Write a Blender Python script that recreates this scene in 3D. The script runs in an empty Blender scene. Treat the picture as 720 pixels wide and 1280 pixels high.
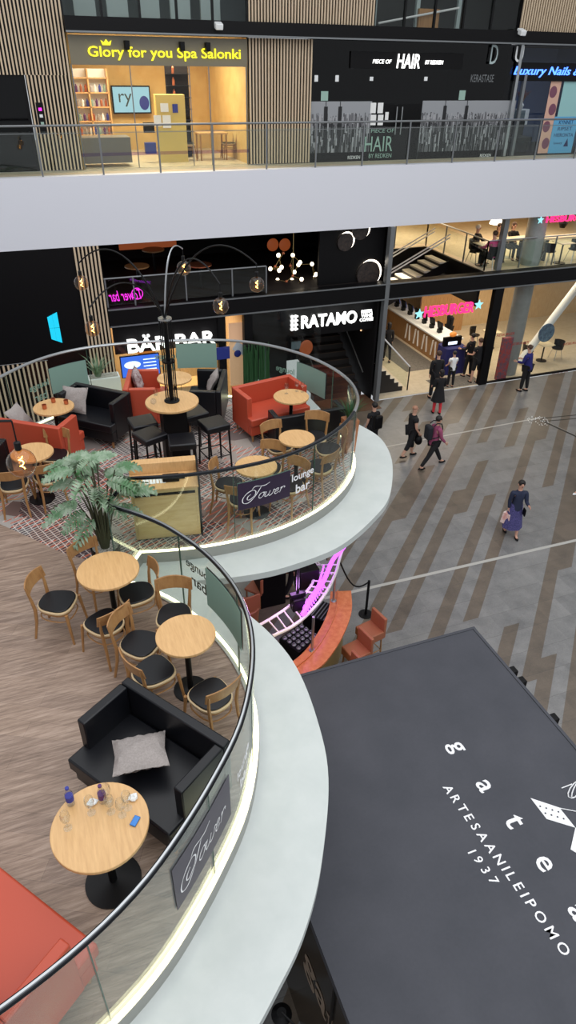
import bpy, math, random
from mathutils import Vector, Matrix
random.seed(7)
R=math.radians; pi=math.pi
SC=bpy.context.scene; COL=SC.collection
# ------------------------------------------------------------------ camera model
F_PX=845.0; PITCH=R(33.87); ROLL=R(1.01); YAW=R(21.1); CAMH=10.4
def _rot(v): return Vector((math.cos(YAW)*v[0]+math.sin(YAW)*v[1], -math.sin(YAW)*v[0]+math.cos(YAW)*v[1], v[2]))
_F=Vector((0,math.cos(PITCH),-math.sin(PITCH))); _R=Vector((1,0,0)); _U=_R.cross(_F)
CR=_rot(_R*math.cos(ROLL)+_U*math.sin(ROLL)); CU=_rot(_U*math.cos(ROLL)-_R*math.sin(ROLL)); CF=_rot(_F)
CC=Vector((0,0,CAMH))
def ray(x,y): return CF+CR*((x-360)/F_PX)-CU*((y-640)/F_PX)
def oz(x,y,z):
    d=ray(x,y); return CC+d*((z-CAMH)/d.z)
def oy(x,y,Y):
    d=ray(x,y); return CC+d*(Y/d.y)
def od(x,y,D): return CC+ray(x,y)*D
def px(P):
    d=Vector(P)-CC; z=d.dot(CF); return (360+F_PX*d.dot(CR)/z, 640-F_PX*d.dot(CU)/z)
cam=bpy.data.cameras.new('camera'); co=bpy.data.objects.new('camera',cam); COL.objects.link(co)
cam.sensor_fit='VERTICAL'; cam.sensor_height=36; cam.lens=F_PX/1280*36; cam.clip_end=200
m=Matrix((CR,CU,-CF)).transposed().to_4x4(); m.translation=CC; co.matrix_world=m
SC.camera=co
# ------------------------------------------------------------------ materials
def lin(c):
    return tuple(((x/255)/12.92 if x/255<=.04045 else ((x/255+.055)/1.055)**2.4) for x in c)
MATS={}
def mat(name,c,rough=.6,metal=0,emit=None,es=0,alpha=1,spec=.5,coat=0):
    if name in MATS: return MATS[name]
    m=bpy.data.materials.new(name); m.use_nodes=True; b=m.node_tree.nodes['Principled BSDF']
    b.inputs['Base Color'].default_value=(*lin(c),1); b.inputs['Roughness'].default_value=rough
    b.inputs['Metallic'].default_value=metal; b.inputs['Specular IOR Level'].default_value=spec
    b.inputs['Coat Weight'].default_value=coat
    if emit is not None:
        b.inputs['Emission Color'].default_value=(*lin(emit),1); b.inputs['Emission Strength'].default_value=es
    MATS[name]=m; return m
def nd(m,t,**k):
    n=m.node_tree.nodes.new(t)
    for a,v in k.items(): setattr(n,a,v)
    return n
def lk(m,a,b): m.node_tree.links.new(a,b)
def mth(m,op,a,b=None,c=None):
    n=nd(m,'ShaderNodeMath',operation=op)
    for i,v in enumerate((a,b,c)):
        if v is None: continue
        if isinstance(v,(int,float)): n.inputs[i].default_value=v
        else: lk(m,v,n.inputs[i])
    return n.outputs[0]
def mix(m,f,a,b):
    n=nd(m,'ShaderNodeMix',data_type='RGBA')
    if isinstance(f,(int,float)): n.inputs[0].default_value=f
    else: lk(m,f,n.inputs[0])
    for i,v in ((6,a),(7,b)):
        if isinstance(v,tuple): n.inputs[i].default_value=(*lin(v),1)
        else: lk(m,v,n.inputs[i])
    return n.outputs[2]
def coords(m,scale=(1,1,1),rz=0,kind='Object'):
    t=nd(m,'ShaderNodeTexCoord'); mp=nd(m,'ShaderNodeMapping'); lk(m,t.outputs[kind],mp.inputs[0])
    mp.inputs['Scale'].default_value=scale; mp.inputs['Rotation'].default_value=(0,0,rz); return mp.outputs[0]
def noise(m,vec,scale,detail=3,rough=.5):
    n=nd(m,'ShaderNodeTexNoise'); lk(m,vec,n.inputs['Vector']); n.inputs['Scale'].default_value=scale
    n.inputs['Detail'].default_value=detail; n.inputs['Roughness'].default_value=rough; return n.outputs['Fac']
def ramp(m,f,stops):
    n=nd(m,'ShaderNodeValToRGB'); lk(m,f,n.inputs[0]); e=n.color_ramp.elements
    while len(e)<len(stops): e.new(.5)
    for i,(p,c) in enumerate(stops): e[i].position=p; e[i].color=(*lin(c),1)
    return n.outputs[0]
def bs(m): return m.node_tree.nodes['Principled BSDF']
def bump(m,h,s=.2,d=.01):
    n=nd(m,'ShaderNodeBump'); n.inputs['Strength'].default_value=s; n.inputs['Distance'].default_value=d
    lk(m,h,n.inputs['Height']); lk(m,n.outputs[0],bs(m).inputs['Normal'])
def woodmat(name,c1,c2,scale=(1,12,12),rough=.45,sc=4,rz=0):
    m=mat(name,c1,rough); v=coords(m,scale,rz); f=noise(m,v,sc,5,.65)
    lk(m,ramp(m,f,[(.3,c1),(.7,c2)]),bs(m).inputs['Base Color']); return m
def speck(name,c1,c2,rough=.6,sc=8,det=6,spec=.5,metal=0):
    m=mat(name,c1,rough,metal,spec=spec); f=noise(m,coords(m),sc,det,.6)
    lk(m,ramp(m,f,[(.35,c1),(.65,c2)]),bs(m).inputs['Base Color']); return m
def glassmat(name,tint,refl=.12,rough=.02,ior=1.45):
    m=bpy.data.materials.new(name); m.use_nodes=True; nt=m.node_tree; nt.nodes.clear()
    o=nd(m,'ShaderNodeOutputMaterial'); t=nd(m,'ShaderNodeBsdfTransparent'); g=nd(m,'ShaderNodeBsdfGlossy')
    t.inputs[0].default_value=(*tint,1); g.inputs['Roughness'].default_value=rough
    fr=nd(m,'ShaderNodeLayerWeight'); fr.inputs[0].default_value=.5
    f=mth(m,'MULTIPLY',mth(m,'POWER',fr.outputs['Facing'],4),refl*5); f=mth(m,'ADD',f,refl*.25); f=mth(m,'MINIMUM',f,1)
    x=nd(m,'ShaderNodeMixShader'); lk(m,f,x.inputs[0]); lk(m,t.outputs[0],x.inputs[1]); lk(m,g.outputs[0],x.inputs[2])
    lk(m,x.outputs[0],o.inputs[0]); MATS[name]=m; return m
def emi(name,c,s): return mat(name,(10,10,10),.5,emit=c,es=s)
M={}
M['slab']=mat('slab_paint',(222,223,230),.55); M['ledge']=speck('ledge_paint',(196,201,198),(188,194,191),.5,3)
M['ledge_side']=mat('ledge_side',(170,176,170),.6); M['curb']=mat('curb_metal',(160,160,155),.35,.6)
M['black']=mat('black_panel',(7,6,8),.5,spec=.2); M['black_gloss']=mat('black_glass',(5,5,7),.08,spec=.3)
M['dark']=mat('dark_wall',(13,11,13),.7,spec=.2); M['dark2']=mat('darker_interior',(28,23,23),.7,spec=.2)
M['blackmetal']=mat('black_metal',(10,10,12),.4,.2,spec=.3); M['steel']=mat('brushed_steel',(175,178,180),.28,.9); M['greymetal']=mat('grey_metal',(125,128,130),.4,.5)
M['steel_dark_refl']=mat('steel_rail_dark_reflection',(32,34,38),.25,.7)
M['slat']=woodmat('light_slat_wood',(214,194,166),(196,172,142),(12,12,1),.6,5)
M['oak']=woodmat('oak_table_top',(216,174,120),(198,154,102),(14,1.5,3),.35,3)
M['chairwood']=woodmat('oiled_chair_wood',(172,128,80),(148,104,62),(5,5,2),.4,4)
M['rim']=mat('pale_rim',(206,180,140),.45)
M['blackleather']=mat('black_leather',(13,14,19),.36,spec=.4); bump(M['blackleather'],noise(M['blackleather'],coords(M['blackleather']),90),.15,.002)
M['orange']=mat('orange_leather',(182,72,48),.42); bump(M['orange'],noise(M['orange'],coords(M['orange']),60),.06,.001)
M['terra']=mat('terracotta_leather',(164,98,68),.5)
M['cloth']=speck('grey_linen',(158,150,146),(142,134,130),.9,60)
M['glass']=glassmat('balustrade_glass',(.93,.965,.94),.14)
M['shopglass']=glassmat('shop_glass',(.92,.93,.92),.10)
M['clear']=glassmat('drinking_glass',(.95,.96,.96),.16)
M['amber']=glassmat('amber_bulb_glass',(.90,.70,.52),.2)
M['led']=emi('led_strip',(255,247,205),5.0)
M['white']=mat('white_paint',(232,234,234),.5); M['whitelit']=emi('lit_white_letters',(255,255,252),2.5)
M['yellowlit']=emi('lit_yellow_letters',(245,235,40),1.6); M['warmlit']=emi('warm_light',(255,220,165),5)
M['bulb']=emi('warm_globe',(255,236,205),5); M['filament']=emi('glowing_filament',(255,190,90),25)
M['cyan']=emi('lit_cyan',(20,200,235),1.2); M['bluelit']=emi('blue_neon',(70,120,255),4); M['pinklit']=emi('pink_letters',(255,40,110),2.2)
M['purple']=emi('purple_neon',(200,80,255),3.2); M['magenta']=emi('magenta_neon',(225,40,205),2)
M['bluescreen']=emi('blue_screen',(50,100,210),1.6); M['tvscreen']=emi('pale_tv_picture',(150,195,205),1.3)
M['warmwall']=speck('warm_plaster',(212,180,118),(200,164,100),.7,2); M['cream']=mat('cream_wall',(214,196,160),.7)
M['beigetile']=speck('beige_floor_tile',(205,192,168),(192,178,152),.4,5)
M['vwood']=woodmat('vertical_wood',(186,142,92),(150,106,62),(9,9,.6),.5,4)
M['blue_cloth']=mat('navy_cloth',(30,32,92),.85); M['mint']=mat('mint_sign_back',(128,160,148),.5)
M['plum']=mat('plum_sign',(42,26,52),.5); M['plum_grey']=mat('grey_plum_sign',(76,72,82),.5)
M['decal']=mat('white_vinyl',(236,236,238),.5); M['decal_dark']=mat('dark_vinyl',(50,62,60),.5)
M['leaf']=speck('leaf_green',(156,172,150),(62,108,62),.45,6); M['leaf2']=mat('grass_green',(40,84,44),.6)
M['stem']=mat('plant_stem',(64,66,44),.7); M['pebble']=speck('pebbles',(210,205,195),(90,85,80),.8,40)
M['copper']=mat('copper_cup',(190,112,80),.3,.7); M['bottle']=glassmat('bottle_plastic',(.88,.90,.94),.12)
M['purplelabel']=mat('purple_label',(82,40,96),.5); M['bluelabel']=mat('blue_label',(40,52,140),.5)
M['paper']=mat('white_paper',(236,236,234),.8); M['skin']=mat('skin',(205,158,135),.6)
M['concrete']=speck('grey_concrete_column',(150,152,150),(138,140,138),.6,4)
# mall floor: grey stone with brown slanted strips
def mallfloor():
    m=mat('mall_stone_floor',(120,120,120),.32); tc=nd(m,'ShaderNodeTexCoord'); sx=nd(m,'ShaderNodeSeparateXYZ'); lk(m,tc.outputs['Object'],sx.inputs[0])
    x,y=sx.outputs[0],sx.outputs[1]
    u=mth(m,'ADD',mth(m,'DIVIDE',mth(m,'SUBTRACT',x,y),.41),.22); bi=mth(m,'FLOOR',u)
    wn=nd(m,'ShaderNodeTexWhiteNoise',noise_dimensions='1D'); lk(m,bi,wn.inputs['W'])
    off=mth(m,'MULTIPLY',wn.outputs['Value'],5.0)
    yi=mth(m,'FLOOR',mth(m,'DIVIDE',mth(m,'ADD',y,off),2.3))
    cx=nd(m,'ShaderNodeCombineXYZ'); lk(m,bi,cx.inputs[0]); lk(m,yi,cx.inputs[1])
    w2=nd(m,'ShaderNodeTexWhiteNoise',noise_dimensions='2D'); lk(m,cx.outputs[0],w2.inputs['Vector'])
    md=mth(m,'FLOORED_MODULO',bi,5)
    A=mth(m,'LESS_THAN',md,.5); B=mth(m,'COMPARE',md,2,.1); Cc=mth(m,'COMPARE',md,3,.1)
    v=w2.outputs['Value']; br=mth(m,'ADD',mth(m,'MULTIPLY',A,mth(m,'GREATER_THAN',v,.30)),mth(m,'ADD',mth(m,'MULTIPLY',B,mth(m,'GREATER_THAN',v,.30)),mth(m,'MULTIPLY',Cc,mth(m,'GREATER_THAN',v,.6))))
    # small tile shade variation
    tx=mth(m,'FLOOR',mth(m,'DIVIDE',x,.6)); ty=mth(m,'FLOOR',mth(m,'DIVIDE',y,.6)); c2=nd(m,'ShaderNodeCombineXYZ'); lk(m,tx,c2.inputs[0]); lk(m,ty,c2.inputs[1])
    w3=nd(m,'ShaderNodeTexWhiteNoise',noise_dimensions='2D'); lk(m,c2.outputs[0],w3.inputs['Vector'])
    nz=noise(m,coords(m,(1,1,1)),2.2,6,.65); nf=noise(m,coords(m,(1,1,1)),30,3,.6)
    f=mth(m,'ADD',mth(m,'MULTIPLY',nz,.6),mth(m,'ADD',mth(m,'MULTIPLY',w3.outputs['Value'],.12),mth(m,'MULTIPLY',nf,.3)))
    g=ramp(m,f,[(.3,(98,98,98)),(.75,(142,141,139))]); b=ramp(m,f,[(.3,(80,73,65)),(.75,(118,106,93))])
    col=mix(m,br,g,b)
    jx=mth(m,'LESS_THAN',mth(m,'FRACT',mth(m,'DIVIDE',y,.6)),.015)
    col=mix(m,mth(m,'MULTIPLY',jx,.5),col,(70,68,66))
    lk(m,col,bs(m).inputs['Base Color']); 
    lk(m,mth(m,'ADD',.22,mth(m,'MULTIPLY',nz,.25)),bs(m).inputs['Roughness']); return m
M['mall']=mallfloor()
def woodfloor():
    m=mat('grey_oak_planks',(140,122,110),.5); v=coords(m,(1,1,1),R(27)); b=nd(m,'ShaderNodeTexBrick'); lk(m,v,b.inputs['Vector'])
    b.inputs['Scale'].default_value=1; b.inputs['Brick Width'].default_value=1.5; b.inputs['Row Height'].default_value=.19; b.inputs['Mortar Size'].default_value=.002
    b.inputs['Color1'].default_value=(*lin((164,140,122)),1); b.inputs['Color2'].default_value=(*lin((132,112,100)),1); b.inputs['Mortar'].default_value=(*lin((90,74,66)),1)
    g=noise(m,coords(m,(1.2,14,1),R(27)),2.2,6,.7)
    gg=ramp(m,g,[(.32,(84,66,55)),(.5,(142,120,104)),(.66,(184,162,146))])
    lk(m,mix(m,.6,b.outputs[0],gg),bs(m).inputs['Base Color']); return m
M['woodfloor']=woodfloor()
def carpet():
    m=mat('patterned_carpet',(150,130,118),.95); v=coords(m,(1,1,1),R(20))
    vo=nd(m,'ShaderNodeTexVoronoi',feature='F1'); lk(m,v,vo.inputs['Vector']); vo.inputs['Scale'].default_value=1.5
    base=ramp(m,vo.outputs['Color'],[(.25,(168,160,152)),(.42,(150,112,94)),(.55,(104,86,84)),(.7,(166,160,154))])
    def lines(rz,sc,w,dist):
        wv=nd(m,'ShaderNodeTexWave',wave_type='BANDS'); lk(m,coords(m,(1,1,1),rz),wv.inputs[0]); wv.inputs['Scale'].default_value=sc
        wv.inputs['Distortion'].default_value=dist; wv.inputs['Detail'].default_value=1; return mth(m,'GREATER_THAN',wv.outputs['Fac'],w)
    n1=mth(m,'GREATER_THAN',noise(m,v,1.1,2),.5); n2=mth(m,'GREATER_THAN',noise(m,coords(m,(1,1,1),1),1.7,2),.5)
    c=mix(m,mth(m,'MULTIPLY',lines(R(65),6,.62,.6),n1),base,(52,34,46))
    c=mix(m,mth(m,'MULTIPLY',lines(R(65),3.1,.9,1),n2),c,(196,96,70))
    c=mix(m,mth(m,'MULTIPLY',lines(R(-20),3.6,.95,1.5),mth(m,'MULTIPLY',n1,.6)),c,(214,206,198))
    c=mix(m,mth(m,'MULTIPLY',lines(R(40),2.7,.96,1.5),mth(m,'MULTIPLY',n2,.6)),c,(220,212,204))
    lk(m,c,bs(m).inputs['Base Color']); return m
M['carpet']=carpet()
def kioskroof():
    m=mat('kiosk_roof_felt',(66,68,77),.75); v=coords(m); f=noise(m,v,1.3,6,.6); f2=noise(m,v,25,4,.6)
    a=ramp(m,mth(m,'ADD',mth(m,'MULTIPLY',f,.75),mth(m,'MULTIPLY',f2,.25)),[(.3,(57,59,66)),(.7,(70,71,78))])
    lk(m,a,bs(m).inputs['Base Color']); return m
M['kroof']=kioskroof()
# ------------------------------------------------------------------ mesh building
class MB:
    def __init__(s): s.v=[]; s.f=[]; s.mi=[]; s.cur=0
    def add(s,vs,fs):
        b=len(s.v); s.v+= [tuple(p) for p in vs]; s.f+=[tuple(b+i for i in f) for f in fs]; s.mi+=[s.cur]*len(fs); return s
    def box(s,x0,x1,y0,y1,z0,z1):
        return s.add([(x,y,z) for x in (x0,x1) for y in (y0,y1) for z in (z0,z1)],[(0,1,3,2),(4,6,7,5),(0,4,5,1),(2,3,7,6),(0,2,6,4),(1,5,7,3)])
    def obox(s,c,sz,rz=0,rx=0,ry=0):
        m=Matrix.Translation(c)@Matrix.Rotation(rz,4,'Z')@Matrix.Rotation(ry,4,'Y')@Matrix.Rotation(rx,4,'X')
        a,b,d=[k/2 for k in sz]
        return s.add([m@Vector((x,y,z)) for x in (-a,a) for y in (-b,b) for z in (-d,d)],[(0,1,3,2),(4,6,7,5),(0,4,5,1),(2,3,7,6),(0,2,6,4),(1,5,7,3)])
    def tube(s,pts,r,seg=8,cap=True,flat=1):
        pts=[Vector(p) for p in pts]; n=len(pts); rs=r if isinstance(r,(list,tuple)) else [r]*n
        t0=(pts[1]-pts[0]).normalized(); up=Vector((0,0,1)) if abs(t0.z)<.9 else Vector((1,0,0)); a=t0.cross(up).normalized(); vs=[]
        for i in range(n):
            t=(pts[min(i+1,n-1)]-pts[max(i-1,0)]).normalized(); a=(a-t*a.dot(t)).normalized(); b=t.cross(a)
            for k in range(seg):
                w=2*pi*k/seg; vs.append(pts[i]+a*math.cos(w)*rs[i]+b*math.sin(w)*rs[i]*flat)
        fs=[(i*seg+k,i*seg+(k+1)%seg,(i+1)*seg+(k+1)%seg,(i+1)*seg+k) for i in range(n-1) for k in range(seg)]
        if cap: fs+=[tuple(range(seg))[::-1],tuple((n-1)*seg+k for k in range(seg))]
        return s.add(vs,fs)
    def ring(s,r0,r1,z0,z1,c=(0,0,0),seg=40,m=None):
        n0=len(s.f); s.lathe([(r0,z0),(r1,z0),(r1,z1),(r0,z1),(r0,z0)],c,seg,m); del s.f[-2:]; del s.mi[-2:]; return s
    def lathe(s,prof,c=(0,0,0),seg=24,m=None):
        vs=[];n=len(prof)
        for r,z in prof:
            for k in range(seg):
                w=2*pi*k/seg; p=Vector((r*math.cos(w),r*math.sin(w),z)); p=(m@p if m else p)+Vector(c); vs.append(p)
        fs=[(i*seg+k,i*seg+(k+1)%seg,(i+1)*seg+(k+1)%seg,(i+1)*seg+k) for i in range(n-1) for k in range(seg)]
        if prof[0][0]>1e-6: fs.append(tuple(range(seg))[::-1])
        if prof[-1][0]>1e-6: fs.append(tuple((n-1)*seg+k for k in range(seg)))
        return s.add(vs,fs)
    def disc(s,c,r,z0,z1,seg=32,ch=.004): return s.lathe([(r-ch,z0),(r,z0+ch),(r,z1-ch),(r-ch,z1)],c,seg)
    def ell(s,c,r,seg=12,rings=8,m=None):
        prof=[(max(1e-5,math.sin(pi*i/rings)),-math.cos(pi*i/rings)) for i in range(rings+1)]
        mm=(m or Matrix.Identity(3))@Matrix.Diagonal(Vector(r)); return s.lathe(prof,c,seg,mm)
    def prism(s,poly,z0,z1):
        n=len(poly); vs=[(p[0],p[1],z0) for p in poly]+[(p[0],p[1],z1) for p in poly]
        return s.add(vs,[tuple(range(n))[::-1],tuple(range(n,2*n))]+[(i,(i+1)%n,n+(i+1)%n,n+i) for i in range(n)])
    def tf(s,m):
        s.v=[tuple(m@Vector(p)) for p in s.v]; return s
    def merge(s,o):
        b=len(s.v); s.v+=o.v; s.f+=[tuple(b+i for i in f) for f in o.f]; s.mi+=[s.cur]*len(o.f); return s
    def build(s,name,mt,parent=None,loc=None,rz=0,smooth=True,bev=0,label=None):
        me=bpy.data.meshes.new(name); me.from_pydata(s.v,[],s.f); me.validate(); 
        ms=mt if isinstance(mt,(list,tuple)) else [mt]
        for x in ms: me.materials.append(M[x] if isinstance(x,str) else x)
        if len(ms)>1 and len(me.polygons)==len(s.mi): me.polygons.foreach_set('material_index',s.mi)
        import bmesh
        bm=bmesh.new(); bm.from_mesh(me); bmesh.ops.recalc_face_normals(bm,faces=bm.faces); bm.to_mesh(me); bm.free()
        if smooth:
            me.polygons.foreach_set('use_smooth',[True]*len(me.polygons)); me.set_sharp_from_angle(angle=R(35))
        o=bpy.data.objects.new(name,me); COL.objects.link(o)
        if parent: o.parent=parent
        if loc is not None: o.location=loc
        o.rotation_euler[2]=rz
        if bev:
            b=o.modifiers.new('bevel','BEVEL'); b.width=bev; b.segments=2; b.limit_method='ANGLE'; b.angle_limit=R(40)
        if label: o['label']=label
        return o
def thing(name,label,cat,loc=(0,0,0),rz=0,group=None):
    o=bpy.data.objects.new(name,None); COL.objects.link(o); o.location=loc; o.rotation_euler[2]=rz; o.empty_display_size=.1
    o['label']=label; o['category']=cat
    if group: o['group']=group
    return o
def tag(o,label,cat,group=None):
    o['label']=label; o['category']=cat
    if group: o['group']=group
    return o
def struct(o,label=None):
    o['kind']='structure'
    if label: o['label']=label
    return o
CH={}
def kids(o): return [c for c in bpy.data.objects if c.parent==o]
def dup(src,loc,rz,label,group=None,cat=None):
    def cp(o,par):
        c=o.copy(); COL.objects.link(c)
        if par: c.parent=par
        for k in CHILD.get(o.name,[]): cp(bpy.data.objects[k],c)
        return c
    c=cp(src,None); c.location=loc; c.rotation_euler[2]=rz; c['label']=label
    if group: c['group']=group
    return c
CHILD={}
def index():
    CHILD.clear()
    for o in bpy.data.objects:
        if o.parent: CHILD.setdefault(o.parent.name,[]).append(o.name)
def place(store,key,maker,loc,rz,label,group=None):
    """first use builds the thing, later uses copy it with its parts"""
    if key not in store:
        o=maker(label); o.location=loc; o.rotation_euler[2]=rz
        if group: o['group']=group
        index(); store[key]=o; return o
    return dup(store[key],loc,rz,label,group)
PROTO={}
_tc={}
def text(s,h=None,w=None,depth=.01,bold=0.0,shear=0.0,spacing=1.0,align='CENTER',fine=False):
    """an MB holding the written words in the XY plane, centred"""
    key=(s,bold,shear,spacing)
    cu=bpy.data.curves.new('t','FONT'); cu.body=s; cu.size=1; cu.extrude=.5; cu.offset=bold; cu.shear=shear; cu.space_character=spacing
    cu.align_x='CENTER'; cu.resolution_u=3
    o=bpy.data.objects.new('t',cu); COL.objects.link(o); dg=bpy.context.evaluated_depsgraph_get(); dg.update()
    me=bpy.data.meshes.new_from_object(o.evaluated_get(dg)); vs=[v.co.copy() for v in me.vertices]; fs=[tuple(p.vertices) for p in me.polygons]
    bpy.data.objects.remove(o); bpy.data.curves.remove(cu); bpy.data.meshes.remove(me)
    x0=min(v.x for v in vs);x1=max(v.x for v in vs);y0=min(v.y for v in vs);y1=max(v.y for v in vs)
    sy=(h/(y1-y0)) if h else w/(x1-x0); sx=(w/(x1-x0)) if w else sy
    b=MB(); b.add([((v.x-(x0+x1)/2)*sx,(v.y-(y0+y1)/2)*sy,v.z*depth) for v in vs],fs); return b
VERT=Matrix.Rotation(pi/2,4,'X')
def wall_text(s,x,y,z,h,w,matl,name='lettering',parent=None,loc=None,depth=.02,bold=0,shear=0,mirror=False,spacing=1.0):
    b=text(s,h,w,depth,bold,shear,spacing); mt=Matrix.Translation((x,y,z))@VERT
    if mirror: mt=mt@Matrix.Diagonal((-1,1,1,1))
    b.tf(mt); return b.build(name,matl,parent,smooth=False)
def catmull(pts,n=6):
    pts=[Vector(p) for p in pts]; out=[]; P=[pts[0]*2-pts[1]]+pts+[pts[-1]*2-pts[-2]]
    for i in range(1,len(P)-2):
        a,b,c,d=P[i-1:i+3]
        for k in range(n):
            t=k/n; out.append(.5*((2*b)+(c-a)*t+(2*a-5*b+4*c-d)*t*t+(3*b-a-3*c+d)*t**3))
    out.append(pts[-1]); return out
def resample(pts,step):
    L=[0]
    for a,b in zip(pts,pts[1:]): L.append(L[-1]+(b-a).length)
    n=max(2,int(L[-1]/step)); out=[];j=0
    for i in range(n+1):
        t=L[-1]*i/n
        while j<len(L)-2 and L[j+1]<t: j+=1
        f=(t-L[j])/max(1e-9,L[j+1]-L[j]); out.append(pts[j].lerp(pts[j+1],f))
    return out
def smooth(pts,it):
    for _ in range(it): pts=[pts[0]]+[(pts[i-1]+pts[i]*2+pts[i+1])/4 for i in range(1,len(pts)-1)]+[pts[-1]]
    return pts
def normals(pts):
    out=[]
    for i in range(len(pts)):
        t=(pts[min(i+1,len(pts)-1)]-pts[max(i-1,0)]); t=Vector((t.x,t.y,0)).normalized(); out.append(Vector((-t.y,t.x,0)))
    return out
def band(mb,pts,o0,o1,z0,z1,nr=None):
    """swept rectangle along a plan path, offsets o0..o1 along the left normal"""
    nr=nr or normals(pts); vs=[]
    for p,n in zip(pts,nr):
        for o,z in ((o0,z0),(o1,z0),(o1,z1),(o0,z1)): q=p+n*o; vs.append((q.x,q.y,z))
    n=len(pts); fs=[(i*4+k,i*4+(k+1)%4,(i+1)*4+(k+1)%4,(i+1)*4+k) for i in range(n-1) for k in range(4)]
    fs+=[(3,2,1,0),tuple((n-1)*4+k for k in range(4))]; return mb.add(vs,fs)
M['joint']=mat('green_glass_edge',(60,84,72),.2)
M['mintletter']=mat('mint_vinyl_letters',(150,180,168),.5)
M['cushpat']=speck('patterned_cushion_cloth',(190,178,176),(110,70,72),.9,14)
M['stationwood']=woodmat('pale_station_wood',(214,184,136),(196,162,110),(1.5,6,9),.45,3)
M['terrawood']=woodmat('reddish_planter_wood',(176,116,76),(150,92,58),(8,8,2),.55,4)
M['bluepack']=mat('blue_foil',(60,120,190),.3,.4)
M['floorstrip']=mat('pale_floor_strip',(176,174,168),.4); M['floordark']=mat('dark_floor_groove',(46,44,42),.5)
M['brownpanel']=mat('dark_brown_gloss_panel',(38,30,24),.15); M['side_refl']=mat('silver_brown_reflection',(150,132,116),.4)
M['barwood']=woodmat('glossy_bar_wood',(222,140,90),(200,108,66),(3,3,3),.2,3); M['brass']=mat('brass_front',(196,170,110),.35,.6)
M['truss']=mat('white_truss',(224,218,216),.35)
M['smoke']=glassmat('smoked_glass',(.35,.36,.38),.12); M['officegrey']=mat('office_grey_blue',(96,112,118),.5); M['officedark']=mat('office_dark',(36,44,44),.5); M['officepale']=mat('office_pale',(168,184,184),.5)
M['signboard']=mat('grey_sign_board',(120,112,92),.35); M['yellowpanel']=mat('pale_yellow_panel',(214,186,104),.6); M['stonecounter']=mat('stone_counter',(120,112,104),.4); M['violetfilm']=glassmat('violet_film',(.80,.72,.92),.02)
M['citysky']=mat('city_sheet_pale',(150,152,156),.6)
for i,c in enumerate((26,60,100,160)): M['city%d'%i]=mat('city_print_%d'%i,(c,c,c+4),.6)
M['bluishwall']=mat('bluish_shop_wall',(90,104,140),.6); M['posterpink']=mat('poster_pink',(214,170,150),.5); M['flowerm']=mat('flower_print',(120,70,90),.5); M['posterblue']=mat('poster_blue',(96,170,214),.5); M['postermint']=mat('poster_mint',(150,196,196),.5); M['darkblue']=mat('dark_blue_print',(20,36,90),.5)
M['discglow']=emi('disc_rim_light',(255,240,220),5); M['discface']=speck('dark_patterned_disc',(60,48,42),(24,20,20),.5,14); M['dimorange']=mat('dim_amber_lit',(90,48,24),.5,emit=(190,95,50),es=.35); M['dimorange2']=mat('food_picture',(200,120,50),.5,emit=(220,130,50),es=.6)
M['creamwood']=woodmat('cream_wood_wall',(204,176,134),(186,154,110),(6,6,1),.6,3); M['whitelit2']=emi('lit_pale_text',(220,235,255),2); M['vwoodpale']=woodmat('pale_board_front',(224,196,156),(206,174,130),(12,12,.5),.5,3); M['peach']=mat('peach_panel',(226,184,146),.5,emit=(230,180,140),es=.35); M['whiteblue']=mat('white_banner',(225,228,240),.5)
M['stepdark']=mat('dark_step',(34,30,28),.6); M['stepedge']=mat('dim_step_edge',(58,46,36),.5); M['stepedge2']=mat('pale_step',(196,190,178),.5); M['brownmat']=mat('brown_floor',(92,62,44),.6); M['dimspot']=emi('dim_spot',(255,200,150),1.5)
M['starlit']=emi('lit_pale_blue_star',(150,225,235),1.4); M['whitebar']=mat('white_bar',(240,236,226),.4); M['matgrey']=speck('entrance_mat',(120,114,106),(92,88,82),.9,20); M['bluesticker']=speck('blue_grey_round_picture',(110,140,160),(60,80,110),.5,8); M['redvinyl']=mat('red_vinyl',(160,40,36),.5)
M['paletop']=mat('pale_table_top',(226,212,180),.4); M['menuboard']=mat('menu_board',(30,28,28),.5,emit=(90,80,70),es=.3); M['redwhite']=speck('red_white_stand',(190,60,50),(90,90,110),.5,9)
M['denim']=mat('dark_denim',(34,42,66),.85); M['skirtprint']=speck('blue_patterned_cloth',(96,92,150),(40,40,84),.85,50); M['bagpink']=speck('white_pink_bag',(236,226,222),(220,160,150),.6,9); M['pinkshirt']=mat('pink_shirt',(150,72,104),.85); M['black2']=mat('black_cloth',(20,19,22),.9); M['navyblack']=mat('navy_black_cloth',(24,26,34),.8)
M['hairdark']=mat('dark_hair',(24,18,16),.6); M['hairblond']=mat('short_fair_hair',(170,125,100),.7); M['hairbrown']=mat('brown_hair',(70,46,32),.6); M['hairwhite']=mat('white_hair',(226,222,214),.7); M['redstock']=mat('red_stocking',(214,50,60),.8); M['bluesweater']=mat('blue_sweater',(34,34,104),.9); M['pinksweater']=mat('pink_sweater',(206,84,134),.9)
M['beigetop']=mat('beige_top',(170,132,96),.9); M['greytop']=mat('grey_top',(96,98,110),.9); M['facedark']=mat('face_dark_features',(70,34,32),.6)
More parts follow.
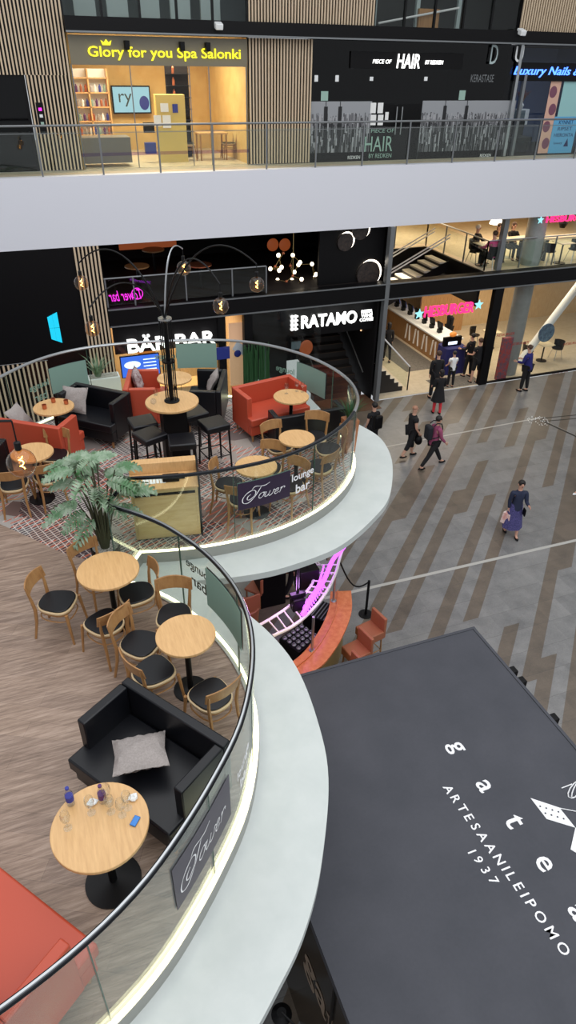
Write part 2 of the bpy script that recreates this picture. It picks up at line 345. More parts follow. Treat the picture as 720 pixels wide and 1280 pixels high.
# ================================================================== LOUNGE DECK
S=1.067; SCH=.965; H=4.8; RH=1.17; LZ=H-.15
FR=[(-90,520),(-40,494),(0,471),(33,455),(67,443),(110,434),(157,429),(200,426.5),(240,425),(278,425),(317,428),(356,436),(395,449),(430,469),(446,488),(448.5,505),(436,525),(419,540),(392,556),(355.6,570.6),(328,578.5),(300,584),(287,586.5),(245,593),(203,596.5),(162,598)]
NR=[(133,631),(161.7,639),(203,654.4),(220,665.6),(247.8,683.6),(275.6,710),(295,735),(309,765.6),(315.8,799),(315.8,832),(311.7,860),(306,889),(295,921.7),(275.6,957.8),(247.8,1007.8),(220,1049),(200,1080),(166.7,1120),(116.7,1170),(66.7,1213),(0,1263),(-70,1312),(-170,1375)]
FO=[(449.5,531),(473,545),(486.5,564.5),(491,588),(486,623),(466.7,648),(439,673),(411,690),(355.6,709.4),(316.7,718),(280,723)]
NO=[(243,726),(280,742),(309,767),(331,785),(359,815.6),(375.6,843),(389.4,876.7),(400.6,913),(409,949),(411,991),(407.5,1035.6),(399,1099),(391,1132),(373,1187),(348.5,1233),(327,1275.7),(290,1335),(200,1440)]
def plan(pts,z,it=2,step=.12):
    q=[oz(x,y,z) for x,y in pts]; q=[Vector((p.x,p.y,0)) for p in q]; return smooth(resample(catmull(q,8),step),it)
pf=plan(FR,H+RH,10); pn=plan(NR,H+RH,4)
pc=[pf[-1],pn[0]]
def flip(p): return p
# path runs far-left -> right -> corner -> near: the deck interior is on the right side of travel => outside = left normal
nf=normals(pf); nn=normals(pn)
wl=[oz(x,y,H) for x,y in ((-60,625),(0,655),(40,673),(80,692),(110,700))]+[pn[0]]
wl=[Vector((p.x,p.y,0)) for p in wl]
wood=[p-n*.03 for p,n in zip(pn,nn)]+[Vector((-6,pn[-1].y,0)),Vector((-6,wl[0].y+.5,0))]+wl[:-1]
carp=[p-n*.03 for p,n in zip(pf,nf)]+[pn[0]]+list(reversed(wl[:-1]))+[Vector((-6,wl[0].y+.5,0)),Vector((-6,pf[0].y,0))]
struct(MB().prism([(p.x,p.y) for p in wood],H-.14,H).build('floor','woodfloor',smooth=False),'grey oak plank lounge floor')
struct(MB().prism([(p.x,p.y) for p in carp],H-.14,H-.001).build('floor','carpet',smooth=False),'patterned lounge carpet')
fo=plan(FO,LZ,1); no=plan(NO,LZ,2)
k=min(range(len(pf)),key=lambda i:(pf[i]-fo[0]).length); k=max(2,k-2)
back=[pf[i]+nf[i]*(.42 if i<k-12 else .42+.0*i) for i in range(0,k,1)]
led=back+fo+no+[Vector((-6,no[-1].y,0)),Vector((-6,back[0].y,0))]
struct(MB().prism([(p.x,p.y) for p in led],LZ-.10,LZ).build('deck_ledge','ledge',smooth=False),'pale painted ledge outside the glass')
def inset(pts,nr,d): return [p-n*d for p,n in zip(pts,nr)]
und=[(p.x,p.y) for p in inset(pf,nf,.5)]+[(p.x,p.y) for p in inset(pn,nn,.5)]+[(-6,pn[-1].y),(-6,pf[0].y)]
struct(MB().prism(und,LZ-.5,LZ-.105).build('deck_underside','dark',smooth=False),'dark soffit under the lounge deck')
# the curb, led strip and glass balustrade are one thing with parts
bal=thing('glass_balustrade','curved glass balustrade with steel handrail and glowing base strip around the round lounge deck','railing',(0,0,0))
cu=MB(); band(cu,pf,-.03,.05,LZ,H+.02,nf); band(cu,[pf[-1],pn[0]],-.03,.05,LZ,H+.02); band(cu,pn,-.03,.05,LZ,H+.02,nn); cu.build('curb','curb',bal)
ld=MB(); band(ld,pf,.008,.045,H+.022,H+.035,nf); band(ld,[pf[-1],pn[0]],.008,.045,H+.022,H+.035); band(ld,pn,.008,.045,H+.022,H+.035,nn); ld.build('led_strip','led',bal)
hr=MB(); 
ov=[p+Vector((0,0,H+RH)) for p in pf]; ov2=[p+Vector((0,0,H+RH)) for p in pn]
ki=max(range(len(pf)),key=lambda i:px(ov[i])[0]); hr.tube(ov[ki+4:]+[ov2[0]]+ov2[1:],.026,8); hr.build('handrail','steel_dark_refl',bal); MB().tube(ov[:ki+5],.026,8).build('handrail','steel',bal)  # one steel rail; dark reflections are put into the colour of its front half
hh=MB(); hh.tube([p+Vector((0,0,.016)) for p in ov2],.014,6); hh.build('handrail_cap','steel',bal)
def glass_run(pts,nr,cuts):
    for a,b in zip(cuts,cuts[1:]):
        i0=int(a*(len(pts)-1)); i1=int(b*(len(pts)-1)); q=pts[i0:i1+1]; n=nr[i0:i1+1]
        g=MB(); band(g,q,-.006,.006,H+.02,H+RH-.015,n); g.build('glass_panel','glass',bal)
        e=MB(); p=pts[i0]; band(e,[p,p+(pts[i0+1]-pts[i0]).normalized()*.008],-.009,.009,H+.02,H+RH-.02); e.build('panel_joint','joint',bal)

glass_run(pf,nf,[0,.12,.24,.36,.48,.6,.72,.82,.91,1]); glass_run(pn,nn,[0,.16,.33,.5,.66,.83,1])
g=MB(); band(g,[pf[-1],pn[0]],-.006,.006,H+.02,H+RH-.015); g.build('glass_panel','glass',bal)
# ---- signs stuck on the curved glass
def arc(pts):
    L=[0]
    for a,b in zip(pts,pts[1:]): L.append(L[-1]+(b-a).length)
    return L
Lf,Ln=arc(pf),arc(pn)
def on(pts,L,nr,s,off,z):
    s=max(0,min(L[-1]-1e-4,s)); lo=0
    while L[lo+1]<s: lo+=1
    f=(s-L[lo])/(L[lo+1]-L[lo]); p=pts[lo].lerp(pts[lo+1],f)+nr[lo].lerp(nr[lo+1],f)*off; return Vector((p.x,p.y,z))
def find(pts,L,nr,x,y,s0=0,s1=1e9):
    best=None
    s=s0
    while s<min(L[-1],s1):
        for zi in range(24):
            z=H+RH*zi/23; q=px(on(pts,L,nr,s,0,z)); d=(q[0]-x)**2+(q[1]-y)**2
            if best is None or d<best[0]: best=(d,s,z)
        s+=.04
    return best[1],best[2]
def wrap(b,pts,L,nr,s0,z0,off,mirror=False):
    # b lies in XY; x runs along the path, y up. readable from outside (outside = left of travel => reverse x)
    out=MB(); out.f=b.f; out.mi=b.mi; out.v=[tuple(on(pts,L,nr,s0-(-v[0] if mirror else v[0]),off+v[2],z0+v[1])) for v in b.v]; return out
def panel(pts,L,nr,s0,s1,z0,z1,off,name,m,label=None):
    n=10; q=[on(pts,L,nr,s0+(s1-s0)*i/n,0,0) for i in range(n+1)]; b=MB(); band(b,q,off,off+.003,z0,z1); b.build(name,m,bal,label=label)
def script_word(w,h):
    st=[([(.05,.86),(.2,1.06),(.55,1.0),(.85,.98),(1.1,1.12)],.05),([(.62,1.0),(.50,.55),(.34,.12),(.08,-.16),(-.22,-.08),(-.34,.25),(-.2,.62),(.1,.80),(.34,.66),(.36,.36),(.16,.10),(-.02,.12),(-.06,.34),(.08,.5)],.055),
        ([(.84,.44),(.70,.34),(.68,.12),(.80,.02),(.95,.12),(.97,.34),(.85,.44),(1.08,.38)],.05),([(1.10,.42),(1.07,.12),(1.16,.02),(1.30,.16),(1.34,.42),(1.32,.12),(1.42,.02),(1.56,.16),(1.58,.42),(1.70,.36)],.05),
        ([(1.68,.18),(1.88,.26),(1.90,.42),(1.76,.40),(1.70,.18),(1.80,.02),(2.0,.12)],.05),([(2.04,.34),(2.10,.42),(2.08,.02)],.05),([(2.09,.24),(2.2,.42),(2.34,.40),(2.32,.30)],.05)]
    b=MB(); sx=w/2.75; sy=h/1.35
    for pts,wd in st:
        q=catmull([(x+.30*y,y,0) for x,y in pts],5); n=normals(q)
        for k in range(len(q)-1):
            f=.55+.55*abs(math.sin(k*.35)); a=n[k]*wd*.5*f; c=n[k+1]*wd*.5*f
            b.add([((v.x-1.15)*sx,(v.y-.45)*sy,.001) for v in (q[k]-a,q[k]+a,q[k+1]+c,q[k+1]-c)],[(0,1,2,3)])
    return b
def logo_sign(pts,L,nr,sc,z,hw,hh,m,backm,tower=True):
    panel(pts,L,nr,sc-hw,sc+hw,z-hh,z+hh,.008,'sign_panel',m,'dark sign panel on the glass')
    panel(pts,L,nr,sc-hw,sc+hw,z-hh,z+hh,-.012,'sign_back',backm,'mint back of the sign panel')
    if tower: 
        t=script_word(hw*1.62,hh*1.25)
        wrap(t,pts,L,nr,sc,z,.0125).build('lettering','decal',bal,smooth=False)
def lounge_bar(pts,L,nr,sc,z,m,h=.19):
    for s_,dz in (('lounge',h*.62),('bar',-h*.62)):
        t=text(s_,h,None,.001,.015); wrap(t,pts,L,nr,sc,z+dz,.009).build('lettering',m,bal,smooth=False)
# far front sign: plum panel with white script, lounge bar beside it
def mid(pts,L,nr,a,b): return find(pts,L,nr,(a[0]+b[0])/2,(a[1]+b[1])/2)
def spread(pts,L,nr,a,b): 
    s0,z0=find(pts,L,nr,*a); s1,z1=find(pts,L,nr,*b); return abs(s1-s0)/2,abs(z1-z0)
LH=Lf[-1]
sc,z=find(pf,Lf,nf,330,613,LH*.5); s0,_=find(pf,Lf,nf,298,622,LH*.5); s1,_=find(pf,Lf,nf,361,605,LH*.5)
logo_sign(pf,Lf,nf,sc,z,abs(s1-s0)/2,.21,'plum','mint')
sc,z=find(pf,Lf,nf,377,600,LH*.5); lounge_bar(pf,Lf,nf,sc,z,'decal',.15)
# mint backs on the far side of the deck
for a,b,c,zc in (((62,478),(108,464),(50,490),.8),((222,445),(271,443),(207,452),.8),((371,472),(407,480),(357,468),.8)):
    s0,z0=find(pf,Lf,nf,*a,0,LH*.6); s1,z1=find(pf,Lf,nf,*b,0,LH*.6)
    logo_sign(pf,Lf,nf,(s0+s1)/2,(z0+z1)/2,abs(s1-s0)/2,.24,'plum','mint')
    s2,z2=find(pf,Lf,nf,*c,0,LH*.6); lounge_bar(pf,Lf,nf,s2,z2,'mintletter',.15)

LN=Ln[-1]
s0,z0=find(pn,Ln,nn,256,1048); s1,_=find(pn,Ln,nn,222,1110); s2,_=find(pn,Ln,nn,292,1010)
logo_sign(pn,Ln,nn,s0,z0,abs(s2-s1)/2*.95,.27,'plum_grey','plum_grey')
s0,z0=find(pn,Ln,nn,303,958); lounge_bar(pn,Ln,nn,s0,z0,'decal',.13)
s0,z0=find(pn,Ln,nn,282,758); s1,_=find(pn,Ln,nn,262,735); s2,_=find(pn,Ln,nn,303,790)
logo_sign(pn,Ln,nn,s0,z0,abs(s2-s1)/2,.27,'plum_grey','mint')
s0,z0=find(pn,Ln,nn,248,722); lounge_bar(pn,Ln,nn,s0,z0,'decal_dark',.16)

# ================================================================== FURNITURE
def superq(a,b,n=2.6,k=28,taper=0):
    out=[]
    for i in range(k):
        w=2*pi*i/k; c,s_=math.cos(w),math.sin(w); x=math.copysign(abs(c)**(2/n),c)*a; y=math.copysign(abs(s_)**(2/n),s_)*b
        out.append((x,y*(1+taper*x/a)))
    return out
def make_chair(label):
    t=thing('cafe_chair',label,'chair'); s=SCH
    fr=MB().prism([(x*s,y*s) for x,y in superq(.215,.205,2.8,28,.13)],.425*s,.455*s); fr.build('seat_frame','rim',t,bev=.006)
    pd=MB().prism([(x*s,y*s) for x,y in superq(.200,.190,2.8,28,.13)],.456*s,.475*s); pd.build('seat_pad','blackleather',t,bev=.008)
    ap=MB().prism([(x*s,y*s) for x,y in superq(.195,.185,2.8,28,.13)],.385*s,.426*s); ap.build('apron','chairwood',t)
    b=MB(); n=12; vs=[]
    for i in range(n+1):
        w=-1+2*i/n; y=w*.215*s; x=(-.262+.055*w*w)*s
        for dx,z in ((0,.655),(.016,.655),(.006,.80+.018*(1-w*w)),(-.010,.80+.018*(1-w*w))): vs.append((x+dx*s-( .02*s if z>.7 else 0),y,z*s))
    fs=[(i*4+k,i*4+(k+1)%4,i*4+4+(k+1)%4,i*4+4+k) for i in range(n) for k in range(4)]+[(0,1,2,3),(n*4+3,n*4+2,n*4+1,n*4)]
    b.add(vs,fs).build('backrest','chairwood',t,bev=.004)
    for sg in (-1,1):
        MB().tube([Vector(p)*s for p in ((-.265,sg*.185,0),(-.215,sg*.165,.25),(-.195,sg*.165,.44),(-.205,sg*.178,.58),(-.232,sg*.188,.76))],[.014,.018,.021,.018,.014],6).build('leg','chairwood',t,label='rear leg running up to the backrest')
        MB().tube([Vector(p)*s for p in ((.225,sg*.215,0),(.185,sg*.185,.42))],[.013,.020],6).build('leg','chairwood',t)
    MB().tube([Vector((x*.93*s,y*.93*s,.30*s)) for x,y in superq(.215,.195,2.8,20,.1)[:20]]+[Vector((.215*.93*s,0,.30*s))],.009,5,cap=False).build('stretcher','chairwood',t)
    return t
def keep_in(p,dmin):
    p=Vector((p.x,p.y,0))
    for pts,nr in ((pf,nf),(pn,nn)):
        i=min(range(len(pts)),key=lambda i:(pts[i]-p).length); d=(pts[i]-p).dot(nr[i])
        if 3<i<len(pts)-9 and (pts[i]-p).length<1.2 and d<dmin: p=p-nr[i]*(dmin-d)
    return p
def chair(pxy,head,label,group,z=.465,dz=H):
    p=keep_in(oz(pxy[0],pxy[1],dz+z*SCH),.30); return place(PROTO,'chair',make_chair,(p.x,p.y,dz),R(head),label,group)
def make_table(r,h,base=.27):
    def f(label):
        t=thing('round_cafe_table',label,'table')
        MB().disc((0,0,0),r,h-.032,h,48).build('table_top','oak',t)
        MB().tube([(0,0,.02),(0,0,h-.034)],.032,12).build('pedestal','blackmetal',t)
        MB().lathe([(base,0),(base,.012),(base*.5,.02),(.05,.03)],(0,0,0),32).build('foot','blackmetal',t)
        return t
    return f
def table(pxy,r,label,group=None,h=.75*S,base=.19):
    p=oz(pxy[0],pxy[1],H+h); o=make_table(r,h,base)(label); o.location=(p.x,p.y,H); 
    if group: o['group']=group
    return o
GT='round oak cafe tables on the lounge deck'; GC='cafe chairs with black seat pads on the lounge deck'
tA=table((135,712),.345,'round oak cafe table nearest the potted plant and the corner of the glass',GT)
tB=table((232,793),.300,'small round oak cafe table between the black sofa and the curved glass',GT,base=.18)
tN=table((125,1031),.363,'round oak table covered with empty glasses and bottles in front of black sofa',GT,base=.225)
t1=table((371,547),.275,'round oak cafe table behind the low black sofa back on carpet',GT)
t2=table((320,582),.300,'round oak cafe table just behind the dark script sign on the front glass',GT)
t3=table((364,495),.305,'round oak table with wine glasses in front of orange sofa',GT)
t4=table((40,565),.300,'round oak cafe table behind the near hanging bulb at left edge',GT)
t5=table((67,508),.325,'round oak table with three copper cups beside black sofa',GT)
t6=table((218,472),.31,'round oak table between the end-on orange sofa and end-on black sofa, behind the lamp mast',GT)
for a,hd,lb in (((120,715),-62,'cafe chair on far side of the oak table nearest the potted plant'),
  ((71,751),-28,'cafe chair standing alone in the middle of the plank floor at left'),
  ((171,740),184,'cafe chair with its back to the glass, right of the table near the plant'),
  ((131,777),118,'cafe chair in front of the table near the plant, back towards camera'),
  ((175,803),-42,'cafe chair left of the small oak table, its back over the neighbouring chair'),
  ((191,838),22,'cafe chair just behind the black sofa back, facing the small oak table'),
  ((218,768),-105,'cafe chair on far side of the small oak table beside the glass'),
  ((264,868),112,'cafe chair tucked in the curve of glass at the right end of black sofa'),
  ((348,557),-75,'cafe chair left of the oak table behind low black sofa'),
  ((393,545),-122,'cafe chair between the low black sofa and its oak table'),
  ((336,584),-128,'cafe chair on far side of the table behind the script sign'),
  ((286,604),-30,'cafe chair left of the table behind the script sign'),
  ((303,622),62,'cafe chair half hidden by the script sign panel, back to the glass'),
  ((372,611),-148,'cafe chair seen through the white lounge bar letters on front glass'),
  ((406,585),118,'cafe chair by the curved glass, right front of the oak table'),
  ((411,560),170,'cafe chair beside the wooden planter at the right end of the deck'),
  ((69,568),-112,'cafe chair between orange sofa back and oak table at left'),
  ((60,595),100,'cafe chair in front of left oak table, beside the potted plant leaves'),
  ((17,604),82,'cafe chair at left edge of the photo below the near hanging bulb')):
    chair(a,hd,lb,GC)
def pillow(mt):
    b=MB(); n=10; vs=[]
    for sd in (1,-1):
        for i in range(n+1):
            for j in range(n+1):
                u=-1+2*i/n; v=-1+2*j/n; e=(1-u*u)*(1-v*v); pin=1-.10*(abs(u)*abs(v))**0*(1-abs(u*v)); 
                x=.21*u*(1-.10*(1-abs(v)**2)*abs(u)**3*-1*-1); y=.21*v*(1-.08*(1-abs(u))*0)
                x=.21*u*(.90+.10*abs(v)); y=.21*v*(.90+.10*abs(u))
                vs.append((x,y,sd*(.07*e**.45+.010*math.sin(9*u+5*v)*e+.006*math.sin(14*v-6*u))))
    N=(n+1)**2
    for o in (0,N):
        b.f+=[(o+i*(n+1)+j,o+(i+1)*(n+1)+j,o+(i+1)*(n+1)+j+1,o+i*(n+1)+j+1) for i in range(n) for j in range(n)]
    b.v=vs; b.mi=[0]*len(b.f); return b
def sofa(label,m,p0,p1,facing,L=None,depth=.66,ht=.76,over=.10,group=None,kind='sofa',legs='chairwood'):
    """p0,p1 = rear corners of the back in plan; facing = approximate heading of the front"""
    d=(p1-p0); d.z=0; L0=d.length; L=L or L0; a=math.atan2(d.y,d.x); h1=a+pi/2; h2=a-pi/2
    hd=h1 if math.cos(h1-R(facing))>0 else h2
    c=(p0+p1)/2; 
    t=thing('leather_sofa',label,kind,(c.x,c.y,H),hd,group); s=S; w=L/2
    # local +X is the front, origin under the rear edge
    MB().box(.02,depth*s,-w+.01,w-.01,.13*s,.30*s).build('base',m,t,bev=.012)
    MB().box(.09*s,(depth+over*.3)*s,-w+.0,w-.0,.302*s,.43*s).build('seat_cushion',m,t,bev=.02)
    MB().box(0,.088*s,-w,w,.14*s,ht*s).build('backrest',m,t,bev=.015)
    for sg in (-1,1):
        y0,y1=(w-.085*s,w+.002) if sg>0 else (-w-.002,-w+.085*s)
        MB().box(.09*s,(depth-over)*s,y0,y1,.14*s,(ht-.005)*s).build('armrest',m,t,bev=.014)
        for x in (.06,depth-.06): MB().tube([(x*s,sg*(w-.07),0),(x*s,sg*(w-.07),.131*s)],[.018,.024],6).build('leg',legs,t)
    return t
def P(x,y,z): return oz(x,y,H+z*S)
blk=sofa('black leather two-seat sofa with grey cushion behind the glasses table, nearest of the black sofas','blackleather',P(160,845,.76),P(288,925,.76),-148,depth=.70,over=.13)
c0=P(117,1187,.43); dr=(P(0,1093,.43)-c0); dr.z=0; dr.normalize(); fn=Vector((dr.y,-dr.x,0)); c0b=c0-fn*(.70*S); 
sofa('large orange leather sofa cut off by the bottom left corner of the photo','orange',c0b+dr*1.9,c0b,38,depth=.70,over=.13)
sofa('orange leather two-seat sofa facing the camera behind the wine glasses table','orange',P(289,483,.76),P(362,467,.76),-112)
q=P(73,536,.76); d=(P(0,525,.76)-q); d.z=0; d.normalize()
sofa('orange leather sofa seen from behind at the left edge of the carpet','orange',q+d*1.7,q,52,depth=.6)
sofa('black leather sofa with silvery cushion beside the copper cups table','blackleather',P(95,477,.76),P(163,490,.76),-133,depth=.6)
sofa('orange leather armchair sofa seen end-on with patterned cushion, left of lamp mast','orange',P(153,487,.76),P(160,461,.76),-15,depth=.62)
sofa('black leather armchair sofa seen end-on with pale cushion, right of lamp mast','blackleather',P(276,490,.76),P(284,461,.76),165,depth=.62)
sofa('low black leather sofa seen from behind, facing the wine glasses table','blackleather',P(345,524,.62),P(433,510,.62),65,ht=.62,depth=.42,over=.05)
sofa('black leather sofa end showing at the left edge beside the hanging bulb','blackleather',P(8,548,.76)+Vector((-1.2,.6,0)),P(8,548,.76),-120,depth=.55)
def cushion(label,x,y,z,rz,tilt,sc,mt='cloth',roll=0):
    b=pillow(mt); b.tf(Matrix.Rotation(rz,4,'Z')@Matrix.Rotation(tilt,4,'Y')@Matrix.Rotation(roll,4,'X')@Matrix.Scale(sc,4)); p=oz(x,y,H+z); o=b.build('cushion',mt,loc=p); tag(o,label,'cushion','scatter cushions on the sofas')
cushion('grey linen cushion lying on the seat of the nearest black sofa',175,941,.60,R(84),R(14),1.12)
cushion('silvery cushion leaning on the black sofa beside the copper cups table',93,500,.66,R(-120),R(60),1.1)
cushion('grey cushion at the far end of the left orange sofa',24,522,.68,R(-30),R(55),1.0)
cushion('patterned cushion standing in the end-on orange sofa left of the lamp mast',172,475,.70,R(-15),R(75),1.05,'cushpat')
cushion('pale cushion in the end-on black sofa right of the lamp mast',266,476,.66,R(165),R(60),1.0)
# bar stools and mast table
def make_stool(label):
    t=thing('bar_stool',label,'stool'); s=S; MB().box(-.19*s,.19*s,-.19*s,.19*s,.66*s,.76*s).build('seat','blackleather',t,bev=.02)
    for a in (-1,1):
        for b in (-1,1): MB().tube([(a*.185*s,b*.185*s,0),(a*.165*s,b*.165*s,.665*s)],.017,4).build('leg','blackmetal',t)
    r=MB()
    for a,b,c,d in ((-1,-1,1,-1),(1,-1,1,1),(1,1,-1,1),(-1,1,-1,-1)): r.tube([(a*.18*s,b*.18*s,.25*s),(c*.18*s,d*.18*s,.25*s)],.011,4)
    r.build('foot_rest','blackmetal',t); return t
for xy,hd,lb in (((178,525),5,'black bar stool left of the mast table, farther of the left pair'),((187,541),22,'black bar stool left of the mast table, nearer of the left pair'),
   ((227,548),-8,'black bar stool directly in front of the mast table'),((241,513),12,'black bar stool tucked under the right side of the mast table'),((267,527),10,'black bar stool standing free on the carpet right of the mast table')):
    p=oz(*xy,H+.76*S); place(PROTO,'stool',make_stool,(p.x,p.y,H),R(hd),lb,'black bar stools round the mast table')
mp=oz(215,501,H+1.05*S); MX,MY=mp.x,mp.y; TZ=H+1.05*S
t=thing('bar_table','tall round oak bar table on a solid black column carrying the lamp mast','table',(MX,MY,H))
MB().disc((0,0,0),.415,1.05*S-.035,1.05*S,48).build('table_top','oak',t); MB().box(-.19,.19,-.16,.16,0,1.05*S-.036).build('column','black',t,bev=.01)
# arc lamps
def globe(parent,p,dz,r=.105,cord=.16):
    o=MB().tube([p,p-Vector((0,0,cord-.05))],.006,5).build('cord','blackmetal',parent)
    MB().lathe([(.014,0),(.026,.01),(.026,.07),(.012,.08)],p-Vector((0,0,cord+.015)),10).build('socket','blackmetal',o)
    c=p-Vector((0,0,cord+.01+r)); MB().ell(c,(r,r,r),20,14).build('glass_globe','amber',o)
    f=[c+Vector((math.cos(w)*.016,math.sin(w)*.016,-.055+.11*i/14)) for i,w in enumerate([k*.9 for k in range(15)])]
    MB().tube(f,.0035,5).build('filament','filament',o)
    return c
lamp=thing('arc_lamp','black mast lamp with five curved arms and amber globe bulbs rising from the bar table','lamp',(0,0,0))
MB().lathe([(.12,0),(.12,.015),(.09,.03)],(MX,MY,TZ),24).build('base_ring','blackmetal',lamp)
top=oy(208,398,MY); TOPZ=top.z
for k in range(6):
    w=2*pi*k/6; MB().tube([(MX+.085*math.cos(w),MY+.085*math.sin(w),TZ+.01),(MX+.085*math.cos(w),MY+.085*math.sin(w),TOPZ)],.010,6).build('mast_rod','blackmetal',lamp)
MB().tube([(MX,MY,TZ),(MX,MY,TOPZ-.05)],.032,8).build('mast','blackmetal',lamp)
for zz in (TOPZ,TZ+(TOPZ-TZ)*.5): MB().lathe([(.07,-.012),(.10,-.012),(.10,.012),(.07,.012)],(MX,MY,zz),20).build('collar','steel' if zz==TOPZ else 'blackmetal',lamp)
def bez(a,b,c,d,n=16): return [a*(1-t)**3+b*3*t*(1-t)**2+c*3*t*t*(1-t)+d*t**3 for t in [i/n for i in range(n+1)]]
glc=[]
for gx,gy,D,up,name in ((102,356,9.9,.55,0),(116,413,9.0,.45,0),(230,339,10.1,.1,1),(276,385,8.7,.5,0),(321,358,9.4,.55,0)):
    g=od(gx,gy,D); tip=g+Vector((0,0,.30)); 
    if name: tip=tip+Vector((0,0,.02))
    b0=Vector((MX,MY,TOPZ)); dirv=Vector((tip.x-MX,tip.y-MY,0)); 
    pth=bez(b0,b0+dirv*.25+Vector((0,0,max(.2,(tip.z-TOPZ)*.9+.25))),b0+dirv*.6+Vector((0,0,tip.z-TOPZ+up*.7+.1)),tip)
    arm=MB().tube(pth,[.013]*8+[.010]*9,6).build('arm','steel' if name else 'blackmetal',lamp)
    globe(arm,tip,0); glc.append(g)
g=od(27,579,5.2); l2=thing('arc_lamp','nearer lamp arm reaching in from the left edge with one large amber globe bulb','lamp',(0,0,0))
tip=g+Vector((0,0,.36)); e1=oz(22,536,tip.z); lft=CR*-1; 
arm=MB().tube([tip+Vector((-1.6,.25,-.25)),tip+Vector((-.9,.12,.02)),tip+Vector((-.25,.03,.02)),tip],.010,6).build('arm','blackmetal',l2); globe(arm,tip,0,.112,.235)
MB().tube([tip+Vector((-1.6,.25,-.25)),(tip.x-1.75,tip.y+.25,H+.02)],.02,8).build('mast','blackmetal',l2); MB().lathe([(.2,0),(.2,.02),(.03,.03)],(tip.x-1.75,tip.y+.25,H),20).build('base_ring','blackmetal',l2)
# host station
q0=P(171,680,0); q1=P(252,672,0); a=math.atan2((q1-q0).y,(q1-q0).x); L=(q1-q0).length; c=(q0+q1)/2
t=thing('host_station','pale wooden host station with drawer behind the glass corner','cabinet',(c.x,c.y,H),a)
w=L/2
t.location=Vector((c.x,c.y,H))+Vector((-math.sin(a),math.cos(a),0))*.06
MB().box(-w,w,.0,.50,.02,.80).build('body','stationwood',t,bev=.006); MB().box(-w+.04,w-.04,-.012,-.001,.06,.70).build('front_panel','stationwood',t,bev=.003)
MB().box(-w+.04,w-.04,-.004,.0,.715,.755).build('drawer_gap','blackmetal',t); MB().box(-w-.01,w+.01,-.02,.54,.801,.83).build('counter_top','oak',t,bev=.004)
MB().box(-w-.01,w+.01,.40,.54,.831,.99).build('back_ledge','oak',t,bev=.004); MB().box(w+.011,w+.03,-.01,.54,0,.97).build('side_panel','blackmetal',t)
hs=t
def onst(x,y,z): 
    v=Matrix.Translation(t.location)@Matrix.Rotation(a,4,'Z')@Vector((x,y,z)); return v
for i in range(7):
    o=MB().obox((0,0,0),(.036,.16,.006),.05*(i%3)).build('menu_card','paper',loc=onst(-.26+i*.045,.2,.834),rz=a,smooth=False); tag(o,'narrow white menu card in the row on the host station','menu','row of white menu cards')
b=MB().obox((.1,.2,.86),(.22,.14,.06)); b.obox((.24,.24,.85),(.1,.1,.04)); o=b.build('card_terminal','black',loc=t.location,rz=a,bev=.01); tag(o,'black payment terminal on the host station','device')
# planters
def grassy(parent,n,h,r,m='leaf2',w=.012):
    b=MB()
    for i in range(n):
        an=random.random()*2*pi; l=r*random.uniform(.3,1); hh=h*random.uniform(.7,1); x0=math.cos(an)*.05; y0=math.sin(an)*.05; pr=Vector((-math.sin(an),math.cos(an),0))*w; vs=[]
        for k in range(5):
            tt=k/4; p=Vector((x0+math.cos(an)*l*tt**1.6,y0+math.sin(an)*l*tt**1.6,hh*(tt-.25*tt**3))); q=pr*(1-tt*.95); vs+=[p-q,p+q]
        b.add(vs,[(2*k,2*k+1,2*k+3,2*k+2) for k in range(4)])
    return b
p=oz(128,478,H+.35); t=thing('planter','white trough planter with spiky green plant behind the black sofa','planter',(p.x+.05,p.y+.15,H))
MB().box(-.3,.3,-.14,.14,0,.42).build('trough','white',t,bev=.01); MB().box(-.27,.27,-.11,.11,.40,.425).build('soil','pebble',t)
g=grassy(t,60,.5,.42,'leaf'); g.v=[(v[0]-.1,v[1],v[2]+.42) for v in g.v]; g.build('foliage','leaf',t)
p=oz(433,545,H+.3); t=thing('planter','tall wooden planter with green grass at the right end of the deck','planter',(p.x+.05,p.y,H))
MB().lathe([(.13,0),(.17,.62)],(0,0,0),4,Matrix.Rotation(pi/4,3,'Z')).build('trough','terrawood',t,bev=.01); g=grassy(t,70,.45,.3); g.v=[(v[0],v[1],v[2]+.6) for v in g.v]; g.build('foliage','leaf2',t)
# big potted philodendron
p=oz(135,690,H+.3); t=thing('potted_plant','large split-leaf plant in black pot beside the glass corner','plant',(p.x-.02,p.y+.05,H)); pl=t
MB().lathe([(.13,0),(.17,.02),(.19,.38),(.175,.38),(.17,.34),(1e-4,.34)],(0,0,0),28).build('pot','black',t); MB().disc((0,0,0),.168,.335,.352,24).build('pebbles','pebble',t)
st=MB(); lf=MB()
def leaf(b,base,dirv,L,droop,width):
    d=Vector(dirv).normalized(); side=d.cross(Vector((0,0,1))).normalized(); up0=side.cross(d).normalized()
    n=9; mid=[]
    for i in range(n+1):
        tt=i/n; mid.append(base+d*L*tt+Vector((0,0,1))*(-droop*L*tt*tt))
    for i in range(n):
        tt=(i+.5)/n; wv=width*math.sin(pi*min(1,.14+tt*.86))**.6*(1-.2*tt)*(1 if (i%2) else .86)
        for sg in (1,-1):
            a0=mid[i]; a1=mid[i+1]; c=(a0+a1)/2; tp=c+side*sg*wv+d*wv*.50-Vector((0,0,1))*wv*.30+Vector((0,0,random.uniform(-.02,.02)))
            ex=d*(L/n*.5); m1=c+side*sg*wv*.45+d*wv*.14+up0*.035; m2=c+side*sg*wv*.8+d*wv*.36+up0*.01-Vector((0,0,1))*wv*.12
            b.add([a0,a1,m1+ex*.95,m2+ex*1.0,tp,m2-ex*.8,m1-ex*.95],[(0,1,2,6),(6,2,3,5),(5,3,4)])
rad=[(i*2.4,i) for i in range(22)]
